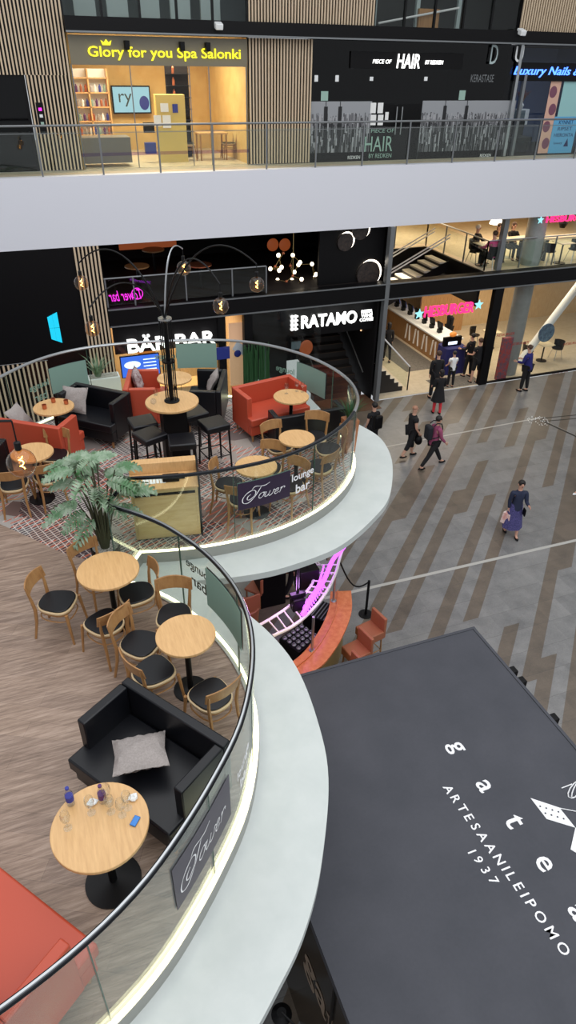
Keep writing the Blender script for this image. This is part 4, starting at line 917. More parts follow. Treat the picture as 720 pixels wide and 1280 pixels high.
for xx in (466.5,475.5):
    for yy in (135,150): k_+=1; rect('notice_sheet',xx-3.9,yy+6.6,xx+3.9,yy-6.6,YU+.037,'paper',.004,label=['upper left sheet of the four white sheets taped to the salon door','lower left sheet of the four white sheets taped to the salon door','upper right sheet of the four white sheets taped to the salon door','lower right sheet of the four white sheets taped to the salon door'][k_-1],cat='notice',group='white sheets on the salon door')
rect('notice_sheet',481,150,486,140,YU+.037,'paper',.004,label='single white sheet beside the four on the salon door',cat='notice')
for i,x in enumerate((492.5,499)):
    p=oy(x,168,YU); o=MB().tube([(0,0,0),(0,0,.75)],.018,6).build('door_pull','steel',loc=(p.x,YU-.06,p.z)); tag(o,['left long steel door pull of the salon door','right long steel door pull of the salon door'][i],'door handle','steel door pulls of the salon')
for i,(x,y) in enumerate(((395,98),(421,98),(464,98),(532,98),(405,120),(577,119))):
    w=8 if i<4 else 16; rect('small_sticker',x-w/4,y+ (4 if i<2 else 3 if i<4 else 6),x+w/3,y-(4 if i<2 else 2 if i<4 else 6),YU+.047,'white' if i<4 else 'mintletter',.004,label=['leftmost small white mark on the salon glass','second small white mark on the salon glass','pale tag left of the salon door top','pale tag right of the salon door top','small mint badge above the left city picture','small mint badge above the right city picture'][i],cat='sticker',group='small marks on the salon glass')
t=thing('outline_letters','large white outlined letters D and U above the nails shop','lettering',(oy(617,68,YU).x,YU-.04,oy(617,68,YU).z)); wall_text('D',0,0,0,.5,.26,'officepale','letter',t,depth=.01); wall_text('U',.93,0,.02,.42,.3,'white','letter',t,depth=.01,bold=.01)
t=thing('salon_lettering','dim grey lettering on the salon glass below the outlined letters','lettering',(oy(604,98,YU).x,YU+.045,oy(604,98,YU).z)); wall_text('KERASTASE',0,0,0,.2,.85,'greymetal','lettering',t,depth=.004)
# ---- nails shop
room(15.87,20.5,YU+.1,25.5,7.74,10.86,'bluishwall','dark2','dark'); area((18,22.8,10.6),2.5,1.5,30,(.7,.8,1))
bx('window_3',15.87,20.5,YU+.05,YU+.065,7.76,10.85,'shopglass'); bx('trim_9',15.8,15.9,YU-.08,YU+.08,7.76,10.86,'steel'); bx('trim_9',16.15,16.25,YU-.04,YU+.08,7.76,10.1,'greymetal')
t=thing('neon_sign','blue neon script sign of the nails shop at the right edge','sign',(17.05,YU-.05,10.15)); wall_text('Luxury Nails & Spa',.3,0,0,.30,3.3,'bluelit','lettering',t,shear=.25,bold=.008); MB().box(-1.3,2.2,.03,.05,-.25,.25).build('backboard','black',t)
p0=oy(673,192,YU-.02)
t=thing('poster','tall poster with pink flower pictures beside the blue poster','poster',(p0.x,YU+.05,p0.z)); MB().box(0,.42,-.01,0,0,2.2).build('sheet','posterpink',t)
for k in range(4): MB().ell((.21+.05*(-1)**k,-.012,.3+k*.5),(.15,.004,.17)).build('flower','flowerm',t)
p0=oy(686,192,YU-.03); t=thing('poster','light blue poster reading KYNNET RIPSET HIERONTA','poster',(p0.x,YU+.05,p0.z)); MB().box(0,1.0,-.01,0,0,1.1).build('sheet','posterblue',t); MB().box(.1,1.0,-.008,0,1.1,2.25).build('upper_sheet','postermint',t)
for s_,z in (('KYNNET',.93),('RIPSET',.74),('HIERONTA',.55)): wall_text(s_,.52,-.013,z,.11,.6 if s_!='HIERONTA' else .8,'darkblue','lettering',t,depth=.003)
wall_text('Luxury',.35,-.013,.3,.09,.35,'darkblue','lettering',t,depth=.003); MB().add([(.6,-.014,.2),(.8,-.014,.2),(.72,-.014,.45)],[(0,1,2)]).build('logo','darkblue',t,smooth=False)
rect('shelf_cabinet',640,156,659,136,24,'white',.3,label='white cabinet with glass panes inside the nails shop',cat='cabinet'); rect('cabinet_glass',642,154,657,138,23.8,'officegrey',.02,label='glass front of the white nails shop cabinet',cat='glass'); 
t=thing('flower_vase','branching flower vase on the nails shop cabinet','vase',tuple(oy(650,136,23.9))); MB().lathe([(.08,0),(.12,.12),(.06,.2)],(0,0,0),12).build('vase','white',t); g=grassy(t,50,.6,.4,w=.02); g.v=[(v[0],v[1],v[2]+.18) for v in g.v]; g.build('stems','copper',t)
t=thing('treatment_bench','dark bench inside the nails shop window','bench',(16.7,22.4,7.752)); MB().box(-.5,.7,-.3,.3,.35,.5).build('seat','blackleather',t,bev=.02); MB().box(-.5,.7,.25,.32,.5,.95).build('backrest','blackleather',t,bev=.02)
for a_ in (-.4,.6): MB().box(a_-.03,a_+.03,-.2,.2,0,.35).build('leg','blackmetal',t)
# ---- upper railing
t=thing('walkway_railing','steel and glass railing along the upper walkway','railing',(0,Y0+.1,7.75))
MB().tube([(-4,0,1.15),(24,0,1.15)],.028,8).build('handrail','greymetal',t); MB().box(-4,24,.0,.012,.08,1.02).build('glass_panel','glass',t); MB().tube([(-4,-.02,.98),(24,-.02,.98)],.008,5).build('mid_rail','greymetal',t)
for xp in (-20,51,128,200,267,333,394,452,508,564,617,666,715,760): x=oy(xp,205,Y0+.1).x; MB().box(x-.022,x+.022,-.03,.0,0,1.14).build('post','greymetal',t)
# ---- level two and ground, left part
bx('wall_left_front',-6,1.33,Y0,Y0+.2,2.9,6.0,'black',label='black wall with blue window logo'); bx('wall_left_front',.15,1.33,Y0,Y0+.2,0,2.9,'black'); slats('wall_left_front',-6,.15,Y0,0,2.88,.13,.055)
slats('wall_front',1.33,2.06,Y0-.02,0,6.0,.10,.05)
t=thing('lit_logo','bright cyan four pane window sign on the black wall','sign',(0,Y0,0)); q=[oy(x,y,Y0-.03) for x,y in ((59,397),(71,390.5),(78,428.5),(64.5,424))]
def quad(q,a0,a1,b0,b1): return [q[0].lerp(q[1],a0).lerp(q[3].lerp(q[2],a0),b0),q[0].lerp(q[1],a1).lerp(q[3].lerp(q[2],a1),b0),q[0].lerp(q[1],a1).lerp(q[3].lerp(q[2],a1),b1),q[0].lerp(q[1],a0).lerp(q[3].lerp(q[2],a0),b1)]
for a0,a1 in ((0,.49),(.5,1)):
    for b0,b1 in ((0,.49),(.51,1)):
        v=[Vector((p.x,p.y-Y0,p.z)) for p in quad(q,a0,a1,b0,b1)]; MB().add(v+[p+Vector((0,.03,0)) for p in v],[(0,1,2,3),(4,7,6,5),(0,4,5,1),(1,5,6,2),(2,6,7,3),(3,7,4,0)]).build('pane','cyan',t,smooth=False)
bx('beam',2.06,26,Y0-.1,Y0+.25,3.72,4.24,'black',label='black beam between ground and second level'); bx('beam',2.06,26,Y0-.13,Y0-.1,4.20,4.24,'greymetal'); bx('beam',2.06,26,Y0-.13,Y0-.1,3.70,3.74,'greymetal')
# level two dark lounge
bx('floor',2.06,11.2,Y0+.2,26,4.1,4.23,'dark2'); bx('wall_second_level',2.06,11.2,26,26.1,4.2,6,'dark'); bx('wall_second_level',8.9,11.2,Y0+.4,Y0+.5,4.2,6,'black')
t=thing('second_level_railing','dim glass railing on the second level above the lit bar sign','railing',(0,Y0+.1,4.24)); MB().tube([(2.06,0,.82),(7.0,0,.82)],.025,8).build('handrail','greymetal',t); MB().box(2.06,7,0,.01,.05,.78).build('glass_panel','glass',t)
for x in (2.1,2.9,4.45,5.9,7.0): MB().box(x-.02,x+.02,-.03,0,0,.82).build('post','greymetal',t)
t=thing('neon_sign','purple neon script reflected at the left of the second level','sign',(oy(158,381,Y0+.15).x,Y0+.2,4.52)); wall_text('Tower bar',0,0,0,.30,.95,'magenta','lettering',t,mirror=True,shear=.3)
MB().ring(.15,.17,-.01,.01,(.36,0,.02),24,Matrix.Rotation(pi/2,3,'X')).build('ring','magenta',t)
for i,(x,y) in enumerate(((3.3,22),(5.2,21.6),(4.2,24))):
    t=thing('lounge_table',['dim round table at the left behind the second level railing','dim orange round table at the right behind the second level railing','dim round table deep inside the second level'][i],'table',(x,y,4.23),group='tables on the dim second level'); MB().disc((0,0,0),.38,.70,.74,24).build('table_top','copper' if i==1 else 'chairwood',t); MB().tube([(0,0,.01),(0,0,.70)],.04,8).build('pedestal','blackmetal',t)
o=bx('warm_screen',3.2,5.2,24.9,25,4.8,5.8,'dimorange',st=False); tag(o,'dim orange lit wall picture at the back of the second level','picture')
def chand():
    c=oy(366,343,21.3); t=thing('chandelier','branching chandelier with many warm white globes on the dark second level','chandelier',(c.x,c.y,c.z)); pts=[]
    for x,y in ((348,319),(366,319),(338,336),(349,338),(347,350),(365,350),(377,349),(373,331),(375,328),(390,330),(395,343),(393,347),(370,373),(339,361),(352,334),(368,340)):
        p=oy(x,y,21.3+random.uniform(-.5,.6)); pts.append(p-c)
    am=[oy(x,y,21.4)-c for x,y in ((354,316),(344,333),(363,332),(358,352),(369,359),(386,357),(357,370),(374,369),(366,345))]
    r=MB()
    al=pts+am
    for i,p in enumerate(al):
        nb=sorted(al,key=lambda q:(q-p).length)[1:3]
        for q in nb: r.tube([p,q],.010,4)
    r.tube([(0,0,0),(0,0,5.95-c.z)],.012,5); r.build('rods','brass',t)
    for p in pts: MB().ell(p,(.062,.062,.068),12,8).build('globe','bulb',t)
    for p in am: MB().ell(p,(.055,.055,.055),10,7).build('unlit_globe','copper',t)
chand()
for i,(x,y,r) in enumerate(((461,343,.42),(432,303,.27),(451,288,.29))):
    p=oy(x,y,Y0+.3); t=thing('round_wall_light',['largest round wall disc with white glowing rim above the bright sign','left small round wall disc with glowing rim just below the white floor edge','right small round wall disc with glowing rim just below the white floor edge'][i],'wall light',(p.x,Y0+.345,p.z),group='glowing wall discs')
    MB().ring(r*.88,r*1.02,-.01,.0,(.07,.02,.03),40,Matrix.Rotation(pi/2,3,'X')).build('glow_ring','discglow',t); MB().lathe([(1e-4,-.06),(r*.86,-.06),(r,-.05),(r,.0)],(0,-.04,0),40,Matrix.Rotation(pi/2,3,'X')).build('disc','discface',t)
for i,(x,y) in enumerate(((341,306),(356,306),(352,338),(365,352))):
    p=oy(x,y,24); o=MB().ell((0,0,0),(.22,.05,.22),20,10).build('amber_wall_disc','dimorange',loc=p); tag(o,['upper left dim amber disc behind the chandelier','upper right dim amber disc behind the chandelier','middle dim amber disc behind the chandelier','lower dim amber disc behind the chandelier'][i],'wall light','amber discs behind the chandelier')
# ground: bar shop
room(2.1,6.3,Y0+.3,24,0,3.72,'creamwood','beigetile','cream'); area((4.0,22,3.5),3,2,170,(1,.86,.66))
t=thing('shop_sign','large white lit letters of the bar sign behind the lamp mast','sign',(3.87,Y0-.08,3.12)); wall_text('BÄR BAR',0,0,0,.52,2.75,'whitelit','lettering',t,bold=.02,depth=.06); MB().box(-1.75,1.5,.1,.14,-.3,.55).build('backboard','dark',t)
bx('trim_10',5.35,5.6,Y0-.05,Y0+.2,0,3.72,'black'); bx('trim_11',6.22,6.5,Y0-.02,Y0+.2,0,3.72,'black')
a=oy(157,485,Y0+.4); 
t=thing('menu_screen','blue lit menu screen behind the end-on orange sofa','screen',tuple(oy(177,470,Y0+.4))); MB().box(-.62,.62,-.03,.03,0,.72).build('frame','black',t,bev=.01); MB().box(-.59,.59,-.04,-.031,.03,.69).build('display','bluescreen',t)
for k in range(5): MB().box(.1,.5,-.045,-.041,.1+k*.11,.13+k*.11).build('menu_line','whitelit2',t)
MB().ell((-.25,-.045,.42),(.26,.003,.12)).build('picture','whitelit2',t); wall_text('bar',-.25,-.05,.2,.1,.3,'whitelit2','lettering',t,depth=.002)
o=MB().box(-.28,.28,-.03,.03,0,.26).build('food_picture','dimorange2',loc=tuple(oy(184,448,Y0+.45))); tag(o,'small orange food picture above the blue menu screen','picture')
t=thing('bar_shop_counter','pale vertical board counter inside the lit bar shop','counter',(4.3,21.6,.013)); MB().box(-1.6,1.4,-.3,.3,0,1.05).build('front','vwoodpale',t); MB().box(-1.7,1.5,-.4,.4,1.05,1.1).build('top','oak',t)
rect('arched_display',288,482,308,402,Y0+.35,'peach',.03,label='tall pale orange picture panel right of the lit bar sign',cat='poster'); 
p=oy(301,436,Y0+.3); o=MB().obox((0,0,0),(.5,.02,.3),0,0,R(35)).build('banner','whiteblue',loc=p); tag(o,'tilted white and blue banner on the pale orange panel','banner')
p=oy(297,442,Y0+.27); o=MB().ell((0,0,0),(.12,.02,.12)).build('blue_badge','bluelabel',loc=p); tag(o,'round blue badge on the tilted banner','badge')
p=oy(268,440,Y0+.1); o=MB().box(-.22,.22,-.02,.02,-.2,.2).build('small_sign','bluelabel',loc=(5.47,Y0-.08,p.z)); tag(o,'small blue framed sign on the black post','sign'); 
t=thing('tall_grass_planter','tall dark green grass plant behind the orange sofa','plant',(oy(322,470,Y0-.6).x,Y0-.5,0)); MB().box(-.5,.5,-.15,.15,0,.5).build('trough','black',t); b=MB()
for i in range(110): x=random.uniform(-.45,.45); b.tube([(x,random.uniform(-.1,.1),.5),(x+random.uniform(-.05,.05),random.uniform(-.1,.1),random.uniform(2.2,2.9))],.012,3)
b.build('stalks','leaf2',t)
# ground: dark front with the lit cafe bar sign and stairs
bx('wall_front',6.5,11.1,Y0+.35,Y0+.45,2.6,3.72,'black'); bx('wall_front',6.5,8.9,23.5,23.6,0,3.72,'dark'); bx('wall_front',11.05,11.12,Y0+.2,25,0,3.72,'dark'); bx('wall_front',8.9,11.1,25,25.1,0,3.72,'dark')
bx('window_4',6.5,8.9,Y0+.02,Y0+.035,0,3.72,'shopglass')
t=thing('shop_sign','white lit cafe bar sign with mug symbol and small coffee lettering','sign',(9.1,Y0-.03,3.22)); wall_text('RATAMO',.08,0,0,.42,2.0,'whitelit','lettering',t,bold=.02,depth=.06)
for k,s_ in enumerate(('BEER','WINE','COFFEE')): wall_text(s_,1.45,0,.14-.14*k,.11,.42 if k<2 else .5,'whitelit','lettering',t,bold=.02)
for dx in (-1.25,-1.13): MB().box(dx-.025,dx+.025,-.03,.03,-.24,.26).build('mug_side','whitelit',t)
for z in (-.2,-.06,.08,.22): MB().box(-1.3,-1.05,-.03,.03,z-.02,z+.02).build('mug_band','whitelit',t)
p=oy(384,436,Y0+.4); t=thing('round_wall_light','small amber disc with picture below the bright white sign','wall light',(p.x,Y0+.5,p.z)); MB().ell((0,0,0),(.25,.05,.28),20,10).build('disc','dimorange',t)
rect('framed_picture',364,437,376,426,Y0+.5,'officegrey',.03,label='small framed picture left of the amber disc',cat='picture')
t=thing('stairs','dark staircase going up behind the bright white sign','stairs',(0,0,0))
for k in range(12): y=Y0+.6+k*.30; MB().box(9.0,10.9,y,y+.32,k*.2,k*.2+.2).build('step','stepdark',t); MB().box(9.0,10.9,y-.005,y+.02,k*.2+.17,k*.2+.203).build('step_edge','stepedge',t)
MB().tube([(9.05,Y0+.5,.95),(9.05,Y0+4.2,3.4)],.025,6).build('handrail','steel',t); MB().tube([(10.85,Y0+.5,.95),(10.85,Y0+4.2,3.4)],.025,6).build('handrail','steel',t)
bx('trim_12',11.13,11.28,Y0-.12,Y0+.1,0,6,'greymetal',label='grey steel post'); bx('floor',9.0,11.1,19.6,Y0+.6,.001,.012,'brownmat')
for i in range(4): p=oy(470+ (i%2)*2,425+i*8,Y0+1); o=MB().ell((0,0,0),(.045,.03,.045),8,6).build('wall_spot','dimspot',loc=(11.04,Y0+.8+i*.15,3.0-i*.25)); tag(o,'small dim light on the dark stair wall, '+['topmost of the four','second from the top','third from the top','lowest of the four'][i],'light','small lights on the stair wall')
# ================================================================== BURGER RESTAURANT
bx('floor',11.28,26,Y0+.0,29,.0,.015,'beigetile',label='pale restaurant floor'); bx('wall_back',11.28,26,29,29.1,0,3.7,'creamwood'); bx('wall_back',11.28,11.35,Y0+.2,29,0,6,'dark'); bx('ceiling',15.2,26,Y0+.25,29,3.68,3.7,'cream'); bx('ceiling',11.28,15.2,24.6,29,3.68,3.7,'cream')
bx('wall_back',16.2,18.5,26,26.1,0,3.68,'vwood'); bx('wall_back',18.5,26,26.5,26.6,0,3.68,'creamwood'); bx('floor',15.2,26,Y0+.25,29,4.05,4.24,'beigetile',label='second level restaurant floor'); bx('floor',11.3,15.2,24.6,29,4.05,4.24,'beigetile')
bx('wall_back',11.3,26,28.5,28.6,4.24,6,'warmwall'); bx('ceiling',11.3,26,Y0+.3,28.5,5.98,6.0,'cream')
area((13.5,23,3.6),3.5,4,190,(1,.86,.66)); area((18.5,23,3.6),5,3,220,(1,.86,.66)); area((14,26.5,5.9),4,2,110,(1,.84,.62)); area((19,23.5,5.9),6,4,220,(1,.84,.62))
bx('trim_13',15.62,15.98,Y0-.05,Y0+.15,0,3.72,'black',label='black corner post'); bx('window_5',15.98,26,Y0+.05,Y0+.065,0.05,3.7,'shopglass'); bx('trim_14',15.98,26,Y0,Y0+.1,0,.06,'black')
bx('window_6',15.6,26,Y0+.26,Y0+.27,4.24,5.2,'glass'); bx('trim_15',15.70,15.88,Y0+.22,Y0+.42,4.24,6,'greymetal',label='grey upper post')
t=thing('shop_sign','pink lit burger restaurant sign with blue stars over the entrance','sign',(13.72,Y0-.15,3.16)); wall_text('HESBURGER',0,0,0,.38,2.0,'pinklit','lettering',t,bold=.012,shear=.05,depth=.06)
def star(cx,cz,r): return [(cx+(r if k%2==0 else r*.45)*math.sin(pi*k/5),0,cz+(r if k%2==0 else r*.45)*math.cos(pi*k/5)) for k in range(10)]
for cx,cz in ((-1.2,-.05),(1.2,.05)): MB().add([(cx,0,cz)]+star(cx,cz,.2),[(0,k+1,(k+1)%10+1) for k in range(10)]).build('star','starlit',t,smooth=False)
t=thing('shop_sign','pink lit sign on the second level cut by the right edge of the photo','sign',(oy(705,273,Y0+.1).x,Y0+.15,5.86)); wall_text('HESBURGER',.25,0,0,.2,1.9,'pinklit','lettering',t,bold=.012,depth=.05); MB().add([(-.95,0,0)]+star(-.95,0,.15),[(0,k+1,(k+1)%10+1) for k in range(10)]).build('star','starlit',t,smooth=False)
t=thing('service_counter','long pale wood restaurant counter with white slanted bars','counter',(0,0,0)); MB().box(15.25,16.1,22.75,28.6,.015,1.0).build('front','vwood',t); MB().box(15.15,16.2,22.5,28.7,1.0,1.06).build('top','white',t)
for k in range(8): y=22.9+k*.36; b=MB().tube([(15.22,y,.2),(15.22,y+.08*(-1)**k,.85)],.035,6); b.build('white_bar','whitebar',t)
for k in range(8):
    t=thing('till','black till screen on the long restaurant counter','till',(15.6,23.4+k*.62,1.061),group='till screens on the restaurant counter'); MB().obox((0,0,.3),(.06,.36,.3),0,0,-.2).build('screen','black',t,bev=.01); MB().box(-.08,.08,-.08,.08,0,.16).build('stand','blackmetal',t); MB().obox((.04,0,.3),(.01,.3,.24),0,0,-.2).build('display','bluescreen',t)
t=thing('draped_table','table draped to the floor in dark blue cloth at the entrance','table',(15.3,21.9,.015)); b=MB(); vs=[];n=64
for z,w_ in ((1.05,0),(.55,.03),(.0,.07)):
    for i in range(n):
        w=2*pi*i/n; x=math.copysign(abs(math.cos(w))**.35,math.cos(w))*.48; y=math.copysign(abs(math.sin(w))**.35,math.sin(w))*.38; g_=1+w_*(1.5+math.sin(w*14))*.9; vs.append((x*g_,y*g_,z))
b.add(vs,[(j*n+i,j*n+(i+1)%n,(j+1)*n+(i+1)%n,(j+1)*n+i) for j in range(2) for i in range(n)]+[tuple(range(n))]); b.build('cloth','blue_cloth',t)
t=thing('lectern_display','black display box with lit blue text on the draped table','display',(15.25,21.9,1.07)); MB().box(-.4,.4,-.06,.06,0,.36).build('box','black',t,bev=.01); MB().box(-.2,.2,-.065,-.061,.06,.18).build('lit_text','whitelit2',t); MB().ell((0,0,.45),(.16,.1,.1)).build('burger','dimorange2',t)
bx('floor_mat',13.9,15.9,Y0+.05,Y0+1.0,.016,.022,'matgrey'); bx('floor_mat',13.6,15.1,22.3,26,.016,.022,'matgrey')
# columns
struct(MB().lathe([(.34,0),(.34,6)],(17.42,20.95,0),32).build('column_3','concrete'),'round grey column')
t=thing('diagonal_brace','white diagonal tube brace behind the restaurant glass','brace',(0,0,0)); a=oy(650,468,21.6); b_=oy(722,370,21.6); MB().tube([Vector((a.x-.15,21.6,.10)),Vector((b_.x+.2,21.6,3.45))],.16,12).build('tube','white',t)
p=oy(683,416,21.3); o=MB().lathe([(1e-4,-.02),(.38,-.02),(.38,.02),(1e-4,.02)],(0,0,0),24,Matrix.Rotation(pi/2,3,'X')).build('round_sticker','bluesticker',loc=p); tag(o,'round grey-blue picture on the diagonal brace','sticker')
for i,(x,y) in enumerate(((632,418),(650,429),(715,429),(700,466))):
    p=oy(x,y,Y0+.03); t=thing('glass_lettering',['red lettering on the restaurant glass beside the black post','small red lettering on the glass over the grey column','red lettering on the glass at the right edge','faint red lettering low on the glass by the table'][i],'lettering',tuple(p),group='red lettering on the restaurant glass'); wall_text('HESBURGER',0,0,0,.1,.8,'redvinyl','lettering',t,depth=.004,shear=.2)
# staircases: ground flight and upper flight
t=thing('stairs','short flight of pale edged stairs at the restaurant entrance left','stairs',(0,0,0))
for k in range(7): x=12.55-k*.19; MB().box(11.4,x,20.75,22.0,.015+k*.175,.015+(k+1)*.175).build('step','stepdark',t); MB().box(x-.17,x+.005,20.75,22.0,.192+k*.175,.20+k*.175).build('tread','stepedge2',t)
for y in (20.72,): 
    MB().tube([(12.75,y,.95),(11.45,y,2.25)],.028,6).build('handrail','white',t); MB().tube([(12.75,y,.015),(12.75,y,.95)],.025,6).build('post','blackmetal',t)
    MB().add([(12.7,y,.1),(12.7,y,.9),(11.5,y,2.1),(11.5,y,1.25),(12.7,y+.01,.1),(12.7,y+.01,.9),(11.5,y+.01,2.1),(11.5,y+.01,1.25)],[(0,1,2,3),(7,6,5,4)]).build('glass_panel','glass',t,smooth=False)
t=thing('stairs','upper flight of stairs with pale treads and white handrails to the second level','stairs',(0,0,0))
for k in range(9): x=14.65-k*.31; z=4.12-k*.145; MB().box(x,x+.30,22.6,23.7,z-.06,z).build('tread','stepedge2',t); MB().box(x,x+.30,22.6,23.7,z-.17,z-.062).build('riser','stepdark',t)
MB().add([(12.2,22.58,2.9),(15.0,22.58,4.16),(15.0,22.58,3.8),(12.2,22.58,2.5)]+[(12.2,22.55,2.9),(15.0,22.55,4.16),(15.0,22.55,3.8),(12.2,22.55,2.5)],[(0,1,2,3),(7,6,5,4),(0,4,5,1)]).build('stringer','black',t,smooth=False)
for y in (22.6,23.7):
    for dz in (0,-.12): MB().tube([(12.2,y,3.80+dz),(14.95,y,5.1+dz)],.025,6).build('handrail','white',t)
bx('wall_stairwell',15.1,15.2,Y0+.3,24.5,3.0,4.24,'black'); bx('wall_stairwell',12.6,15.1,24.5,24.6,2.4,4.24,'black')
t=thing('stairwell_railing','glass and steel railing round the stairwell on the second level','railing',(0,0,4.24))
pp=[Vector((12.4,24.7,1.0)),Vector((15.25,24.7,1.0)),Vector((15.25,Y0+.35,1.0)),Vector((24,Y0+.35,1.0))]; MB().tube(pp,.025,6).build('handrail','steel',t)
for a_,b_ in zip(pp,pp[1:]):
    n=max(1,int((b_-a_).length/1.3)); 
    for k in range(n+1): q=a_.lerp(b_,k/n); MB().box(-.02,.02,-.02,.02,0,.99).build('post','greymetal',t,loc=(q.x,q.y,0))
    d=(b_-a_); MB().obox(((a_+b_)/2-Vector((0,0,.52))),(d.length,.01,.8),math.atan2(d.y,d.x)).build('glass_panel','glass',t)
# restaurant tables and chairs
WH=(15.62,21.9); PK=(15.62,20.85)
def make_rt(label):
    t=thing('restaurant_table',label,'table'); MB().box(-.3,.3,-.3,.3,.72,.75).build('table_top','paletop',t,bev=.01); MB().tube([(0,0,.02),(0,0,.72)],.03,8).build('pedestal','blackmetal',t); MB().disc((0,0,0),.22,0,.02,16).build('foot','blackmetal',t); return t
def make_rc(label):
    t=thing('shell_chair',label,'chair'); MB().lathe([(.05,.40),(.2,.44),(.23,.47),(.2,.455),(.05,.43)],(0,0,0),16).build('seat','blackleather',t)
    b=MB(); n=8
    for i in range(n): 
        w0=pi*.5+pi*i/n; w1=pi*.5+pi*(i+1)/n; v=[]
        for w in (w0,w1): v+=[(.21*math.cos(w),.21*math.sin(w),.45),(.24*math.cos(w),.24*math.sin(w),.78),(.26*math.cos(w),.26*math.sin(w),.78),(.23*math.cos(w),.23*math.sin(w),.45)]
        b.add(v,[(0,1,5,4),(1,2,6,5),(2,3,7,6),(3,0,4,7)])
    b.build('backrest','blackleather',t)
    for a_ in (-1,1):
        for b_ in (-1,1): MB().tube([(a_*.2,b_*.2,0),(a_*.12,b_*.12,.42)],.012,5).build('leg','steel',t)
    return t
GR='square restaurant tables'; GS='black shell chairs in the restaurant'
for (x,y,z),lb in (((19.6,21.6,.015),'pale square table behind the glass at the right edge of the ground floor'),((18.4,23.6,.015),'pale square table deeper in behind the diagonal brace'),((WH[0]*.5+PK[0]*.5,WH[1]*.5+PK[1]*.5,4.24),'pale square table between the white-haired and the pink-clad diners'),((18.6,20.75,4.24),'pale square table nearest the glass at upper right'),((19.75,20.75,4.24),'pale square table at the right edge of the second level')):
    place(PROTO,'rt',make_rt,(x,y,z),0,lb,GR)
for (x,y,z,r_),lb in (((20.3,21.6,.015,180),'black shell chair at the right edge of the ground floor'),((18.9,21.7,.015,0),'black shell chair left of the ground floor table'),((17.9,24.1,.015,-40),'black shell chair behind the diagonal brace'),
   ((WH[0],WH[1],4.24,-60),'black shell chair under the white-haired diner'),((PK[0]+.03,PK[1]+.05,4.24,120),'black shell chair under the pink-clad diner'),((18.05,20.75,4.24,0),'black shell chair left of the upper right table'),((19.17,20.75,4.24,180),'black shell chair between the two upper right tables')):
    place(PROTO,'rc',make_rc,(x,y,z),R(r_),lb,GS)
for i,(x0,x1,y,dx) in enumerate(((16.35,17.65,21.55,.5),(18.0,22,21.3,.5))):
    t=thing('high_table',['long pale high table where the two women sit','long pale high table running to the right edge on the second level'][i],'table',(x0,y,4.24)); W=x1-x0; MB().box(0,W,-.2,.25,.76,.82).build('table_top','paletop',t,bev=.01)
    for q in (.25,W-.25): MB().box(q-.04,q+.04,-.12,.12,0,.76).build('leg','blackmetal',t)
for i,(x,y) in enumerate(((16.65,22.0),(17.3,22.0),(18.35,21.9),(19.0,22.4))):
    t=thing('high_stool',['black high stool under the left of the two women','black high stool under the right of the two women','black high stool under the dark-haired diner at right','empty black high stool in front of the high table'][i],'stool',(x,y,4.24),group='high stools on the second level'); MB().disc((0,0,0),.18,.42,.47,20).build('seat','blackleather',t); MB().tube([(0,0,.02),(0,0,.42)],.03,8).build('pole','steel',t); MB().disc((0,0,0),.2,0,.02,20).build('foot','steel',t)
for i,(x,y,D) in enumerate(((621,277,22.5),(704,279,22.3))):
    p=oy(x,y,D); t=thing('pendant_lamp',['white dome pendant lamp above the diners','dark round pendant lamp below the pink sign at right'][i],'lamp',tuple(p)); MB().lathe([(.26,-.08),(.22,.04),(.06,.12)] if i==0 else [(.10,-.16),(.17,0),(.10,.16)],(0,0,0),20).build('shade','bulb' if i==0 else 'black',t); MB().tube([(0,0,.1),(0,0,max(.15,5.97-p.z))],.01,5).build('cord','blackmetal',t)
for i,(x,y) in enumerate(((599,395),(607,400),(651,400),(690,400))):
    p=oy(x,y,Y0+.8+i*.3); o=MB().box(-.06,.06,-.1,.1,-.1,.1).build('ceiling_spotlight','black',loc=(p.x,p.y,3.55),bev=.01); tag(o,['leftmost ceiling spotlight by the restaurant entrance','ceiling spotlight just left of the black post','ceiling spotlight beside the grey column','rightmost ceiling spotlight behind the glass'][i],'spotlight','ceiling spotlights in the restaurant')
for i,(x0,x1) in enumerate(((13.0,14.3),(14.6,15.9))):
    o=bx('menu_board',x0,x1,26.9,27,2.2,3.1,'menuboard',st=False); tag(o,['left dark menu board over the counter','right dark menu board over the counter'][i],'menu board','menu boards in the restaurant')
    for x in (x0+.2,x1-.2): MB().box(x-.01,x+.01,26.94,26.96,3.1,3.68).build('hanger','blackmetal',o)
t=thing('upstairs_stool','small black stool table at the top left of the second level','stool',(13.2,25.6,4.24)); MB().box(-.2,.2,-.2,.2,.5,.58).build('seat','blackleather',t,bev=.01); MB().tube([(0,0,0),(0,0,.5)],.03,8).build('pole','steel',t)
o=bx('plant_display',oy(620,470,20.5).x,oy(631,470,20.5).x,20.42,20.58,.016,1.7,'redwhite',st=False); tag(o,'colourful red and white product stand just right of the black post','display stand')
